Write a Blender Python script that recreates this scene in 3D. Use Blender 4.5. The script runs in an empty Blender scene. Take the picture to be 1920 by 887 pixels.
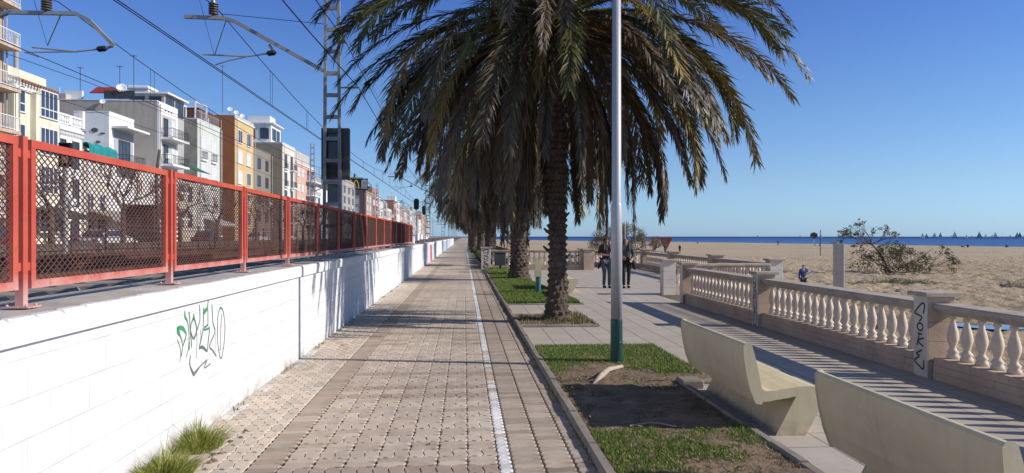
import bpy, math, random
import numpy as np
from mathutils import Vector, Matrix
R = math.radians
rnd = random.Random(7)
scene = bpy.context.scene
COL = scene.collection

# ------------------------------------------------------------ camera
CAMZ = 1.6; YAW = R(3.71); F = 1387.0
cam_d = bpy.data.cameras.new("camera"); cam_d.sensor_width = 36.0; cam_d.lens = 26.0
cam_d.clip_start = 0.1; cam_d.clip_end = 60000
cam = bpy.data.objects.new("camera", cam_d); COL.objects.link(cam)
cam.location = (0, 0, CAMZ); cam.rotation_euler = (R(90), 0, -YAW)
scene.camera = cam

# ------------------------------------------------------------ sky and sun
SUN_EL = R(29.5); SUN_AZ = R(101.0)          # azimuth clockwise from +Y
world = bpy.data.worlds.new("World"); scene.world = world; world.use_nodes = True
wn = world.node_tree.nodes; wl = world.node_tree.links
sky = wn.new('ShaderNodeTexSky'); sky.sky_type = 'NISHITA'; sky.sun_disc = False
sky.sun_elevation = SUN_EL; sky.sun_rotation = SUN_AZ
sky.air_density = 1.15; sky.dust_density = 0.25; sky.ozone_density = 4.5; sky.altitude = 0
bg = wn['Background']; bg.inputs[1].default_value = 0.125
# added sky tint: deep blue, pale blue rim, neutral overhead to cut blue ambient light
tc = wn.new('ShaderNodeTexCoord'); sx = wn.new('ShaderNodeSeparateXYZ'); wl.new(tc.outputs['Generated'], sx.inputs[0])
cr = wn.new('ShaderNodeValToRGB'); wl.new(sx.outputs[2], cr.inputs[0])
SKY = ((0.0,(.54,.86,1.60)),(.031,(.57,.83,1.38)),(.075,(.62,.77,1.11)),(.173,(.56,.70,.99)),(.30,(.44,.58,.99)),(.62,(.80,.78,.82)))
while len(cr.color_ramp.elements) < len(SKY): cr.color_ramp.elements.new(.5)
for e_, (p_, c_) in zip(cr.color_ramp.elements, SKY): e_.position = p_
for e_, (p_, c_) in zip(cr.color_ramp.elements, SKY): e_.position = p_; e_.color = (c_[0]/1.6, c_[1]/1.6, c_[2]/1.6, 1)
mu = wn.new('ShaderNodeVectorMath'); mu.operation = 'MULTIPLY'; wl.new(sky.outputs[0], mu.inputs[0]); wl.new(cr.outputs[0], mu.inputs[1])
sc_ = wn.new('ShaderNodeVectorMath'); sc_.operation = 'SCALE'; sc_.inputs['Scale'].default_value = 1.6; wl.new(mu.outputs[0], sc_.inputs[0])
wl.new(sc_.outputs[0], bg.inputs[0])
sd = bpy.data.lights.new("sun", 'SUN'); sd.energy = 4.6; sd.angle = R(0.53); sd.color = (1.0, 0.93, 0.84)
sun = bpy.data.objects.new("sun", sd); COL.objects.link(sun)
tosun = Vector((math.sin(SUN_AZ)*math.cos(SUN_EL), math.cos(SUN_AZ)*math.cos(SUN_EL), math.sin(SUN_EL)))
sun.rotation_euler = (-tosun).to_track_quat('-Z', 'Y').to_euler()
sun.location = (20, -5, 30)
vs = scene.view_settings; scene.display_settings.display_device = 'sRGB'
vs.view_transform = 'Standard'; vs.look = 'None'; vs.exposure = 0.1; vs.gamma = 1.0; vs.use_curve_mapping = False
scene.render.engine = 'CYCLES'
scene.cycles.max_bounces = 6; scene.cycles.diffuse_bounces = 3; scene.cycles.glossy_bounces = 2
scene.cycles.transparent_max_bounces = 8; scene.cycles.use_denoising = True

# ------------------------------------------------------------ helpers
def ray(px, py):
    r = (px-960)/F; u = (443.5-py)/F
    return (r*math.cos(YAW)+math.sin(YAW), -r*math.sin(YAW)+math.cos(YAW), u)
def on_x(px, py, X):
    d = ray(px, py); t = X/d[0]; return (X, d[1]*t, CAMZ+d[2]*t)
def on_y(px, py, Y):
    d = ray(px, py); t = Y/d[1]; return (d[0]*t, Y, CAMZ+d[2]*t)

def tag(o, label=None, cat=None, group=None, kind=None):
    if label: o['label'] = label
    if cat: o['category'] = cat
    if group: o['group'] = group
    if kind: o['kind'] = kind
    return o
def empty(name, loc, rz=0.0, label=None, cat=None, group=None):
    o = bpy.data.objects.new(name, None); COL.objects.link(o)
    o.location = loc; o.rotation_euler = (0, 0, rz); o.empty_display_size = .2
    tag(o, label, cat, group); return o
def kids(o): return [c for c in bpy.data.objects if c.parent == o]
def copy_tree(o, parent=None, ch=None):
    c = o.copy(); COL.objects.link(c); c.parent = parent
    for k in kids(o): copy_tree(k, c)
    return c

class MB:
    """collects geometry and links it as one mesh object"""
    def __init__(s): s.v = []; s.f = []; s.c = []; s.cur = (1, 1, 1)
    def add(s, vs, fs):
        n = len(s.v); s.v.extend(vs); s.f.extend([tuple(i+n for i in f) for f in fs]); s.c.extend([s.cur]*len(vs)); return s
    def box(s, x0, x1, y0, y1, z0, z1):
        if x0 > x1: x0, x1 = x1, x0
        if y0 > y1: y0, y1 = y1, y0
        if z0 > z1: z0, z1 = z1, z0
        return s.add([(x0,y0,z0),(x1,y0,z0),(x1,y1,z0),(x0,y1,z0),(x0,y0,z1),(x1,y0,z1),(x1,y1,z1),(x0,y1,z1)],
              [(0,3,2,1),(4,5,6,7),(0,1,5,4),(1,2,6,5),(2,3,7,6),(3,0,4,7)])
    def cbox(s, x0, x1, y0, y1, z0, z1, b=.008):
        """box with chamfered vertical and top edges"""
        def ring(i, z): return [(x0+i+b,y0+i,z),(x1-i-b,y0+i,z),(x1-i,y0+i+b,z),(x1-i,y1-i-b,z),(x1-i-b,y1-i,z),(x0+i+b,y1-i,z),(x0+i,y1-i-b,z),(x0+i,y0+i+b,z)]
        v = ring(0, z0)+ring(0, z1-b)+ring(b, z1)
        f = [tuple(range(7, -1, -1)), tuple(range(16, 24))]
        for k in (0, 8):
            for i in range(8): j = (i+1) % 8; f.append((k+i, k+j, k+8+j, k+8+i))
        return s.add(v, f)
    def quad(s, a, b, c, d): return s.add([a,b,c,d], [(0,1,2,3)])
    def tube(s, pts, rad, n=6, cap=True):
        pts = [Vector(p) for p in pts]
        if not isinstance(rad, (list, tuple)): rad = [rad]*len(pts)
        v = []; f = []; pu = None
        for i, p in enumerate(pts):
            t = (pts[min(i+1, len(pts)-1)]-pts[max(i-1, 0)])
            if t.length < 1e-9: t = Vector((0,0,1))
            t.normalize()
            if pu is None: pu = t.cross(Vector((0,0,1)) if abs(t.z) < .9 else Vector((1,0,0)))
            pu = (pu - t*pu.dot(t)); pu.normalize(); w = t.cross(pu)
            for k in range(n):
                a = 2*math.pi*(k+.5)/n
                v.append(tuple(p+(pu*math.cos(a)+w*math.sin(a))*rad[i]))
        for i in range(len(pts)-1):
            for k in range(n):
                j = (k+1) % n; f.append((i*n+k, i*n+j, (i+1)*n+j, (i+1)*n+k))
        if cap: f.append(tuple(range(n-1, -1, -1))); f.append(tuple(range((len(pts)-1)*n, len(pts)*n)))
        return s.add(v, f)
    def bar(s, p, q, w, h=None): return s.tube([p, q], w*.7071 if h is None else w, 4)
    def lathe(s, prof, n=16, c=(0, 0, 0), rot=0):
        v = []; f = []
        for (r, z) in prof:
            for k in range(n):
                a = 2*math.pi*k/n+rot; v.append((c[0]+r*math.cos(a), c[1]+r*math.sin(a), c[2]+z))
        m = len(prof)
        for i in range(m-1):
            for k in range(n):
                j = (k+1) % n; f.append((i*n+k, i*n+j, (i+1)*n+j, (i+1)*n+k))
        f.append(tuple(range(n-1, -1, -1))); f.append(tuple(range((m-1)*n, m*n)))
        return s.add(v, f)
    def prism_y(s, poly, y0, y1):      # poly in (x,z), extruded along y
        n = len(poly)
        v = [(x, y0, z) for x, z in poly]+[(x, y1, z) for x, z in poly]
        f = [tuple(range(n)), tuple(range(2*n-1, n-1, -1))]+[(i, i+n, (i+1) % n+n, (i+1) % n) for i in range(n)]
        return s.add(v, f)
    def prism_z(s, poly, z0, z1):
        n = len(poly)
        v = [(x, y, z0) for x, y in poly]+[(x, y, z1) for x, y in poly]
        f = [tuple(range(n-1, -1, -1)), tuple(range(n, 2*n))]+[(i, (i+1) % n, (i+1) % n+n, i+n) for i in range(n)]
        return s.add(v, f)
    def mesh(s, name, mat, smooth=False):
        me = bpy.data.meshes.new(name); me.from_pydata(s.v, [], s.f)
        if any(c != (1, 1, 1) for c in s.c[:1]+s.c[-1:]):
            a = me.color_attributes.new("Col", 'FLOAT_COLOR', 'POINT')
            arr = np.ones((len(s.v), 4), dtype=np.float32); arr[:, :3] = np.array(s.c, dtype=np.float32)
            a.data.foreach_set('color', arr.ravel())
        if mat: me.materials.append(mat)
        if smooth: me.polygons.foreach_set('use_smooth', [True]*len(me.polygons))
        me.update(); return me
    def build(s, name, mat, parent=None, smooth=False, world=False, loc=None):
        """world=True: the vertices are world coordinates, moved into the root thing's frame"""
        if parent is not None and world:
            r = parent
            while r.parent: r = r.parent
            ox, oy, oz = r.location; s.v = [(x-ox, y-oy, z-oz) for x, y, z in s.v]
        o = bpy.data.objects.new(name, s.mesh(name, mat, smooth)); COL.objects.link(o); o.parent = parent
        if loc: o.location = loc
        return o
def inst(src_mesh, name, parent, loc, rz=0, sc=None):
    o = bpy.data.objects.new(name, src_mesh); COL.objects.link(o); o.parent = parent; o.location = loc
    o.rotation_euler = (0, 0, rz)
    if sc: o.scale = sc
    return o

# ------------------------------------------------------------ materials
def nt(name):
    m = bpy.data.materials.new(name); m.use_nodes = True
    return m, m.node_tree.nodes, m.node_tree.links, m.node_tree.nodes['Principled BSDF']
def mixc(N, L, fac, a, b, blend='MIX'):
    x = N.new('ShaderNodeMix'); x.data_type = 'RGBA'; x.blend_type = blend
    for sock, val in ((x.inputs[0], fac), (x.inputs[6], a), (x.inputs[7], b)):
        if hasattr(val, 'is_linked') or hasattr(val, 'links'): L.new(val, sock)
        elif isinstance(val, (int, float)): sock.default_value = val
        else: sock.default_value = (*val, 1)
    return x.outputs[2]
def noise(N, L, co, sc, det=4, rough=.55):
    n = N.new('ShaderNodeTexNoise'); n.inputs['Scale'].default_value = sc; n.inputs['Detail'].default_value = det
    n.inputs['Roughness'].default_value = rough; L.new(co, n.inputs['Vector']); return n.outputs['Fac']
def ramp(N, L, fac, a, b):
    r = N.new('ShaderNodeMapRange'); L.new(fac, r.inputs[0]); r.inputs[1].default_value = a; r.inputs[2].default_value = b
    return r.outputs[0]
def math_(N, L, op, a, b=None):
    m = N.new('ShaderNodeMath'); m.operation = op
    for s, v in ((m.inputs[0], a), (m.inputs[1], b)):
        if v is None: continue
        if isinstance(v, (int, float)): s.default_value = v
        else: L.new(v, s)
    return m.outputs[0]
def bump(N, L, B, h, strength, dist):
    b = N.new('ShaderNodeBump'); b.inputs['Strength'].default_value = strength; b.inputs['Distance'].default_value = dist
    L.new(h, b.inputs['Height']); L.new(b.outputs[0], B.inputs['Normal']); return b
def coords(N, L, kind='Object', scale=None):
    t = N.new('ShaderNodeTexCoord'); o = t.outputs[kind]
    if scale:
        m = N.new('ShaderNodeMapping'); m.inputs['Scale'].default_value = scale; L.new(o, m.inputs[0]); o = m.outputs[0]
    return o
def M(name, c, rough=.8, var=.18, sc=2.0, bp=.3, bsc=40, bd=.01, metal=0.0, c2=None, c2r=(.5, .7), attr=False, stretch=None, spec=None):
    m, N, L, B = nt(name)
    co = coords(N, L, 'Object', stretch)
    n1 = noise(N, L, co, sc, 6, .6)
    lo = tuple(x*(1-var) for x in c); hi = tuple(min(1, x*(1+var)) for x in c)
    col = mixc(N, L, ramp(N, L, n1, .3, .7), lo, hi)
    if c2: col = mixc(N, L, ramp(N, L, noise(N, L, co, sc*.63+.13, 8, .7), *c2r), col, c2)
    if attr:
        a = N.new('ShaderNodeAttribute'); a.attribute_name = 'Col'
        col = mixc(N, L, 1.0, col, a.outputs['Color'], 'MULTIPLY')
    L.new(col, B.inputs['Base Color'])
    B.inputs['Roughness'].default_value = rough; B.inputs['Metallic'].default_value = metal
    if spec is not None: B.inputs['Specular IOR Level'].default_value = spec
    if bp: bump(N, L, B, noise(N, L, co, bsc, 4, .6), bp, bd)
    return m

W = (1, 1, 1)
def wall_paint():
    m, N, L, B = nt("white_block_wall")
    co = coords(N, L); sp = N.new('ShaderNodeSeparateXYZ'); L.new(co, sp.inputs[0])
    cb = N.new('ShaderNodeCombineXYZ'); L.new(sp.outputs[1], cb.inputs[0]); L.new(sp.outputs[2], cb.inputs[1])
    br = N.new('ShaderNodeTexBrick'); L.new(cb.outputs[0], br.inputs['Vector'])
    br.inputs['Scale'].default_value = 1; br.inputs['Brick Width'].default_value = .4; br.inputs['Row Height'].default_value = .2
    br.inputs['Mortar Size'].default_value = .004; br.inputs['Mortar Smooth'].default_value = .3
    br.inputs['Color1'].default_value = (.70,.70,.71,1); br.inputs['Color2'].default_value = (.67,.67,.68,1); br.inputs['Mortar'].default_value = (.50,.51,.54,1)
    n = noise(N, L, co, .9, 8, .7)
    # the joints are partly filled by the paint, so they come and go
    c = mixc(N, L, ramp(N, L, noise(N, L, co, 2.3, 5, .7), .40, .60), (.69,.69,.70), br.outputs['Color'])
    c = mixc(N, L, math_(N, L, 'MULTIPLY', ramp(N, L, n, .52, .80), .8), c, (.58, .56, .53))
    dr = noise(N, L, coords(N, L, 'Object', (1, 9, .8)), 1.0, 4, .6)
    c = mixc(N, L, math_(N, L, 'MULTIPLY', ramp(N, L, dr, .60, .75), .5), c, (.50, .48, .45))
    # grime that collects along the foot of the wall
    h = ramp(N, L, sp.outputs[2], .16, 0.0)
    g = math_(N, L, 'MULTIPLY', h, ramp(N, L, noise(N, L, co, 3.5, 6, .7), .45, .62))
    c = mixc(N, L, g, c, (.38, .33, .28))
    L.new(c, B.inputs['Base Color']); B.inputs['Roughness'].default_value = .75
    h2 = mixc(N, L, .25, br.outputs['Fac'], noise(N, L, co, 25, 5, .6))
    b = bump(N, L, B, h2, .6, .008); b.invert = True
    return m
def slab_mat():
    m, N, L, B = nt("grey_paving_slabs")
    co = coords(N, L); sp = N.new('ShaderNodeSeparateXYZ'); L.new(co, sp.inputs[0])
    cb = N.new('ShaderNodeCombineXYZ'); L.new(sp.outputs[1], cb.inputs[0])
    L.new(math_(N, L, 'SUBTRACT', sp.outputs[0], 2.43-.36*9), cb.inputs[1])
    br = N.new('ShaderNodeTexBrick'); L.new(cb.outputs[0], br.inputs['Vector'])
    br.inputs['Scale'].default_value = 1; br.inputs['Brick Width'].default_value = .78; br.inputs['Row Height'].default_value = .36
    br.inputs['Mortar Size'].default_value = .009; br.inputs['Mortar Smooth'].default_value = .1
    br.inputs['Color1'].default_value = (.53,.455,.375,1); br.inputs['Color2'].default_value = (.47,.405,.335,1); br.inputs['Mortar'].default_value = (.10,.085,.07,1)
    c = mixc(N, L, ramp(N, L, noise(N, L, co, .8, 8, .7), .35, .75), br.outputs['Color'], (.39, .335, .275))
    c = mixc(N, L, math_(N, L, 'MULTIPLY', ramp(N, L, noise(N, L, co, 14, 4, .7), .58, .75), .5), c, (.2, .18, .16))
    L.new(c, B.inputs['Base Color']); B.inputs['Roughness'].default_value = .7
    h = mixc(N, L, .3, br.outputs['Fac'], noise(N, L, co, 60, 4, .6))
    b = bump(N, L, B, h, .5, .005); b.invert = True
    return m
def faded_red():
    m, N, L, B = nt("faded_red_paint")
    co = coords(N, L); sp = N.new('ShaderNodeSeparateXYZ'); L.new(co, sp.inputs[0])
    base = mixc(N, L, ramp(N, L, noise(N, L, co, 2.5, 5, .6), .35, .65), (.47, .065, .045), (.53, .11, .07))
    n = noise(N, L, co, 5, 8, .75)
    low = math_(N, L, 'ADD', ramp(N, L, sp.outputs[2], .30, .0), math_(N, L, 'SUBTRACT', n, .62))
    c = mixc(N, L, ramp(N, L, low, .25, .75), base, (.58, .34, .30))
    rust = ramp(N, L, noise(N, L, co, 18, 7, .75), .57, .68)
    c = mixc(N, L, math_(N, L, 'MULTIPLY', rust, .7), c, (.2, .09, .05))
    L.new(c, B.inputs['Base Color']); B.inputs['Roughness'].default_value = .55
    bump(N, L, B, noise(N, L, co, 60, 4, .6), .2, .003)
    return m
def leaf_mat(name, rough=.55, trans=.18):
    m, N, L, B = nt(name)
    a = N.new('ShaderNodeAttribute'); a.attribute_name = 'Col'
    L.new(a.outputs['Color'], B.inputs['Base Color']); B.inputs['Roughness'].default_value = rough
    t = N.new('ShaderNodeBsdfTranslucent'); L.new(a.outputs['Color'], t.inputs[0])
    mx = N.new('ShaderNodeMixShader'); mx.inputs[0].default_value = trans
    L.new(B.outputs[0], mx.inputs[1]); L.new(t.outputs[0], mx.inputs[2]); L.new(mx.outputs[0], N['Material Output'].inputs[0])
    return m
def sand_mat():
    m, N, L, B = nt("beach_sand")
    co = coords(N, L)
    c = mixc(N, L, ramp(N, L, noise(N, L, co, .05, 6, .6), .3, .7), (.43, .32, .195), (.56, .43, .28))
    c = mixc(N, L, math_(N, L, 'MULTIPLY', ramp(N, L, noise(N, L, co, 3.4, 5, .75), .50, .66), .75), c, (.22, .165, .11))
    L.new(c, B.inputs['Base Color']); B.inputs['Roughness'].default_value = .95
    bump(N, L, B, noise(N, L, co, 3.2, 6, .7), 1.0, .25)
    return m
def sea_mat():
    m, N, L, B = nt("sea_water")
    co = coords(N, L, 'Object', (1, .35, 1))
    c = mixc(N, L, ramp(N, L, noise(N, L, co, .006, 5, .6), .35, .65), (.035, .115, .29), (.065, .17, .38))
    d = N.new('ShaderNodeVectorMath'); d.operation = 'LENGTH'; L.new(coords(N, L), d.inputs[0])
    c = mixc(N, L, ramp(N, L, d.outputs['Value'], 500, 1500), c, (.022, .066, .18))
    L.new(c, B.inputs['Base Color']); B.inputs['Roughness'].default_value = .6; B.inputs['Specular IOR Level'].default_value = .15
    bump(N, L, B, noise(N, L, co, .35, 6, .6), .6, .5)
    return m
def bench_mat():
    m, N, L, B = nt("cream_cast_concrete"); co = coords(N, L); sp = N.new('ShaderNodeSeparateXYZ'); L.new(co, sp.inputs[0])
    c = mixc(N, L, ramp(N, L, noise(N, L, co, 2.6, 7, .65), .3, .7), (.53,.45,.28), (.64,.55,.36))
    st = noise(N, L, coords(N, L, 'Object', (6, 6, .9)), 1.0, 6, .7)
    c = mixc(N, L, math_(N, L, 'MULTIPLY', ramp(N, L, st, .52, .74), .45), c, (.36,.30,.20))
    g = math_(N, L, 'MULTIPLY', ramp(N, L, sp.outputs[2], .14, .0), ramp(N, L, noise(N, L, co, 9, 6, .7), .35, .6))
    c = mixc(N, L, math_(N, L, 'MULTIPLY', g, .8), c, (.20,.16,.11))
    pit = noise(N, L, co, 95, 2, .5); pm_ = ramp(N, L, pit, .70, .76)
    c = mixc(N, L, math_(N, L, 'MULTIPLY', pm_, .6), c, (.28,.23,.15))
    sc = ramp(N, L, noise(N, L, co, 5.5, 9, .8), .66, .72); c = mixc(N, L, math_(N, L, 'MULTIPLY', sc, .55), c, (.25,.21,.15))
    L.new(c, B.inputs['Base Color']); B.inputs['Roughness'].default_value = .8
    bump(N, L, B, noise(N, L, co, 60, 6, .7), .3, .003)
    return m
MAT = dict(
 wall=wall_paint(), slabs=slab_mat(), red=faded_red(),
 paver=M("clay_and_concrete_pavers", (.86,.84,.82), .85, .12, 6, .35, 90, .004, attr=True, c2=(.62,.56,.5), c2r=(.55,.8)),
 joint=M("sandy_joint_filling", (.06,.05,.04), .95, .3, 8, .3),
 path_far=M("far_paver_path", (.40,.335,.275), .9, .12, 1.3, .2, 20),
 whiteblock=M("white_coping_paint", (.74,.74,.74), .7, .06, 2, .3, 25, .006, c2=(.6,.58,.55), c2r=(.62,.85)),
 walltop=M("mortar_wall_top", (.46,.42,.37), .9, .25, 2.2, .6, 12, .02),
 concrete=M("kerb_concrete", (.24,.205,.17), .9, .25, 3, .6, 30, .01),
 ballast=M("railway_ballast", (.24,.18,.135), .95, .5, 9, 1.0, 14, .06),
 rust=M("rusty_rail", (.11,.06,.04), .7, .3, 6, .2),
 sleeper=M("concrete_sleeper", (.3,.27,.24), .9, .2, 4, .3),
 galv=M("galvanised_steel", (.34,.34,.33), .55, .2, 3, .15, 30, .004, metal=.1),
 darkm=M("dark_weathered_steel", (.055,.058,.06), .6, .3, 3, .15),
 mesh=M("rusty_expanded_mesh", (.13,.06,.045), .7, .35, 6, .1),
 black=M("black_rubber_and_paint", (.012,.012,.013), .5, .2, 4, 0),
 wire=M("blackened_copper_wire", (.02,.018,.03), .6, .1, 1, 0),
 insul=M("brown_glass_insulator", (.10,.085,.07), .25, .2, 5, 0),
 lamp_grey=M("galvanised_lamp_post", (.40,.41,.42), .45, .07, 2, .08, 30, .003, metal=.2),
 lamp_green=M("dark_green_lamp_paint", (.008,.05,.04), .4, .12, 5, .1),
 bench=bench_mat(),
 stone=M("pink_artificial_stone", (.50,.375,.275), .85, .2, 2.5, .5, 35, .006, c2=(.25,.2,.16), c2r=(.55,.8)),
 stonetop=M("weathered_rail_stone", (.41,.34,.275), .85, .22, 3.5, .5, 30, .006, c2=(.17,.15,.13), c2r=(.52,.75)),
 baluster=M("cream_cast_baluster", (.68,.57,.45), .8, .14, 9, .4, 60, .003, c2=(.42,.36,.28), c2r=(.55,.8)),
 pillarw=M("pale_grey_pillar_paint", (.62,.56,.49), .8, .1, 3, .3, 40, .004, c2=(.4,.35,.3), c2r=(.6,.85)),
 soil=M("dry_brown_soil", (.185,.125,.08), .97, .35, 3, .9, 18, .03, c2=(.28,.20,.13), c2r=(.5,.7)),
 leaf=leaf_mat("leaf_blade"), frond=leaf_mat("palm_leaflet", .5, .12),
 sand=sand_mat(), sea=sea_mat(),
 land=M("town_ground", (.2,.18,.16), .95, .2, .1, .3), road=M("asphalt", (.12,.115,.11), .9, .2, .5, .3),
 bark=M("palm_trunk_bark", (.095,.068,.050), .95, .35, 7, 1.0, 22, .03, c2=(.21,.165,.13), c2r=(.54,.72)),
 bark2=M("plane_tree_bark", (.10,.08,.06), .95, .35, 3, .5),
 drywood=M("bleached_dry_wood", (.42,.36,.29), .9, .2, 12, .4, stretch=(1,1,1)),
 glass=M("window_glass", (.04,.055,.085), .12, .3, .7, 0, spec=.6),
 frame=M("white_window_frame", (.75,.75,.74), .5, .05, 2, 0),
 shutter=M("roller_shutter", (.62,.63,.64), .6, .06, 3, 0),
 brownf=M("brown_wooden_shutter", (.20,.09,.05), .6, .2, 6, 0),
 skin=M("skin", (.52,.30,.21), .5, .05, 4, 0), hair=M("dark_hair", (.018,.012,.01), .5, .3, 30, .3),
)
# ============================================================ THE SETTING
def struct(o): o['kind'] = 'structure'; return o
# land on the town side, beach and sea
struct(MB().quad((-900,-80,.55),(-2.45,-80,.55),(-2.45,1500,.55),(-900,1500,.55)).build('town_ground', MAT['land']))
struct(MB().quad((-2.45,-30,-.03),(.94,-30,-.03),(.94,160,-.03),(-2.45,160,-.03)).build('path_bedding', MAT['joint']))
struct(MB().quad((-60,153,-.036),(12,153,-.036),(12,1200,-.036),(-60,1200,-.036)).build('far_ground', MAT['path_far']))
# beach: far sheet with the shoreline as its edge, near sheet as a displaced grid
shore = [(230,-80),(190,0),(165,110),(153,197),(135,290),(118,376),(78,469),(40,619),(20,800),(-10,1400)]
def vnoise(nx, ny, cell, dx, rs):
    gx = int(nx*dx/cell)+3; gy = int(ny*dx/cell)+3
    g = rs.rand(gx, gy); x = np.arange(nx)*dx/cell; y = np.arange(ny)*dx/cell
    xi = x.astype(int); yi = y.astype(int); fx = x-xi; fy = y-yi
    fx = fx*fx*(3-2*fx); fy = fy*fy*(3-2*fy)
    a = g[np.ix_(xi, yi)]; b = g[np.ix_(xi+1, yi)]; c = g[np.ix_(xi, yi+1)]; d = g[np.ix_(xi+1, yi+1)]
    fx = fx[:, None]; fy = fy[None, :]
    return (a*(1-fx)+b*fx)*(1-fy)+(c*(1-fx)+d*fx)*fy
rs = np.random.RandomState(3); dx = .2; x0, y0 = 5.45, 2.0; nx, ny = 470, 520
hgt = vnoise(nx, ny, .62, dx, rs)*.24+vnoise(nx, ny, .36, dx, rs)*.20+vnoise(nx, ny, 3.1, dx, rs)*.14
X = x0+np.arange(nx)*dx; Y = y0+np.arange(ny)*dx
dist = np.maximum(X[:, None]*.9, Y[None, :])
t = np.clip((dist-35)/60, 0, 1); zb = -1.95+.66*t
Z = zb+hgt*(1-.4*t)
edge = np.minimum(np.clip((X[-1]-X)/12, 0, 1)[:, None], np.clip((Y[-1]-Y)/12, 0, 1)[None, :])
Z = Z*edge+(-1.22)*(1-edge)
co = np.zeros((nx, ny, 3), np.float32); co[..., 0] = X[:, None]; co[..., 1] = Y[None, :]; co[..., 2] = Z
ii = np.arange(nx*ny).reshape(nx, ny)
fc = np.stack([ii[:-1, :-1], ii[1:, :-1], ii[1:, 1:], ii[:-1, 1:]], -1).reshape(-1, 4)
me = bpy.data.meshes.new('beach_sand'); me.vertices.add(nx*ny); me.vertices.foreach_set('co', co.ravel())
me.loops.add(fc.size); me.loops.foreach_set('vertex_index', fc.ravel().astype(np.int32))
me.polygons.add(len(fc)); me.polygons.foreach_set('loop_start', np.arange(0, fc.size, 4, dtype=np.int32))
me.polygons.foreach_set('loop_total', np.full(len(fc), 4, dtype=np.int32)); me.update(calc_edges=True); me.validate()
me.polygons.foreach_set('use_smooth', [True]*len(me.polygons)); me.materials.append(MAT['sand'])
o = bpy.data.objects.new('beach_sand', me); COL.objects.link(o); struct(o)
xe, ye = float(X[-1]), float(Y[-1])
mb = MB(); q = -1.24
mb.add([(xe-.5,-80,q)]+[(x,y,q) for x,y in shore[:4]]+[(xe-.5,ye-.5,q)], [(0,1,2,3,4,5)])
mb.add([(xe-.5,ye-.5,q)]+[(x,y,q) for x,y in shore[3:]]+[(-12,160,q),(5.0,160,q),(5.0,ye-.5,q)], [tuple(range(1+len(shore)-3+3))])
mb.quad((5.45,-80,-1.8),(xe-.5,-80,-1.8),(xe-.5,y0+.3,-1.8),(5.45,y0+.3,-1.8))
struct(mb.build('beach_berm', MAT['sand']))
mb = MB(); zs = -1.32
off = [(45000, -9000), (45000, 50000), (-9000, 50000)]
sh2 = [(x-.5, y, zs) for x, y in shore]
mb.add([(400,-9000,zs)]+sh2+[(-9000,50000,zs),(45000,50000,zs),(45000,-9000,zs)], [tuple(range(len(sh2)+4))])
struct(mb.build('sea', MAT['sea']))
# wet rim of the sea just above the low sheet
mb = MB()
struct(mb.add([(x-1.5,y,-1.228) for x,y in shore]+[(x+3,y+2,-1.40) for x,y in shore], [(i,i+len(shore),i+1+len(shore),i+1) for i in range(len(shore)-1)]).build('wet_sand', M("wet_sand", (.16,.13,.10), .4, .1, .05, 0)))
# shallow pool on the beach and pale hard walkway below the balustrade
mb = MB(); n = 40
mb.add([(18.9+1.2*math.cos(2*math.pi*i/n)*(1+.12*math.sin(6*math.pi*i/n)), 25.4+1.0*math.sin(2*math.pi*i/n), -1.62) for i in range(n)], [tuple(range(n))])
struct(mb.build('rain_pool_water', M("pool_water", (.05,.10,.2), .04, .1, 1, 0, spec=.9)))
struct(MB().quad((5.5,2.0,-1.60),(13.5,2.0,-1.60),(13.5,22,-1.60),(5.5,22,-1.60)).build('beach_walkway', M("pale_beach_walkway", (.36,.32,.27), .9, .15, .6, .3)))

# promenade paving
slab = MB().box(.94, 5.26, -30, 20.05, -.3, 0).box(.94, 8.8, 20.05, 39.5, -.3, 0).box(.94, 3.6, 39.5, 153, -.3, 0)
struct(slab.build('promenade_paving', MAT['slabs']))
struct(MB().box(5.0, 5.42, -30, 17.6, -2.3, -.31).box(8.3, 8.9, 20.05, 39.3, -2.3, -.31).box(5.0, 8.9, 19.9, 20.2, -2.3, -.31).box(3.5, 8.9, 39.2, 39.6, -2.3, -.31).box(3.3, 3.7, 39.6, 153, -2.3, -.31).build('promenade_foundation', MAT['stone']))
# steps down to the beach in the gap of the balustrade
mb = MB()
for k in range(9): mb.box(5.27+k*.32, 5.27+(k+1)*.32+.02, 17.7, 19.9, -2.0, -.16*(k+1)+.002*k)
struct(mb.build('beach_steps', MAT['stonetop']))

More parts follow.
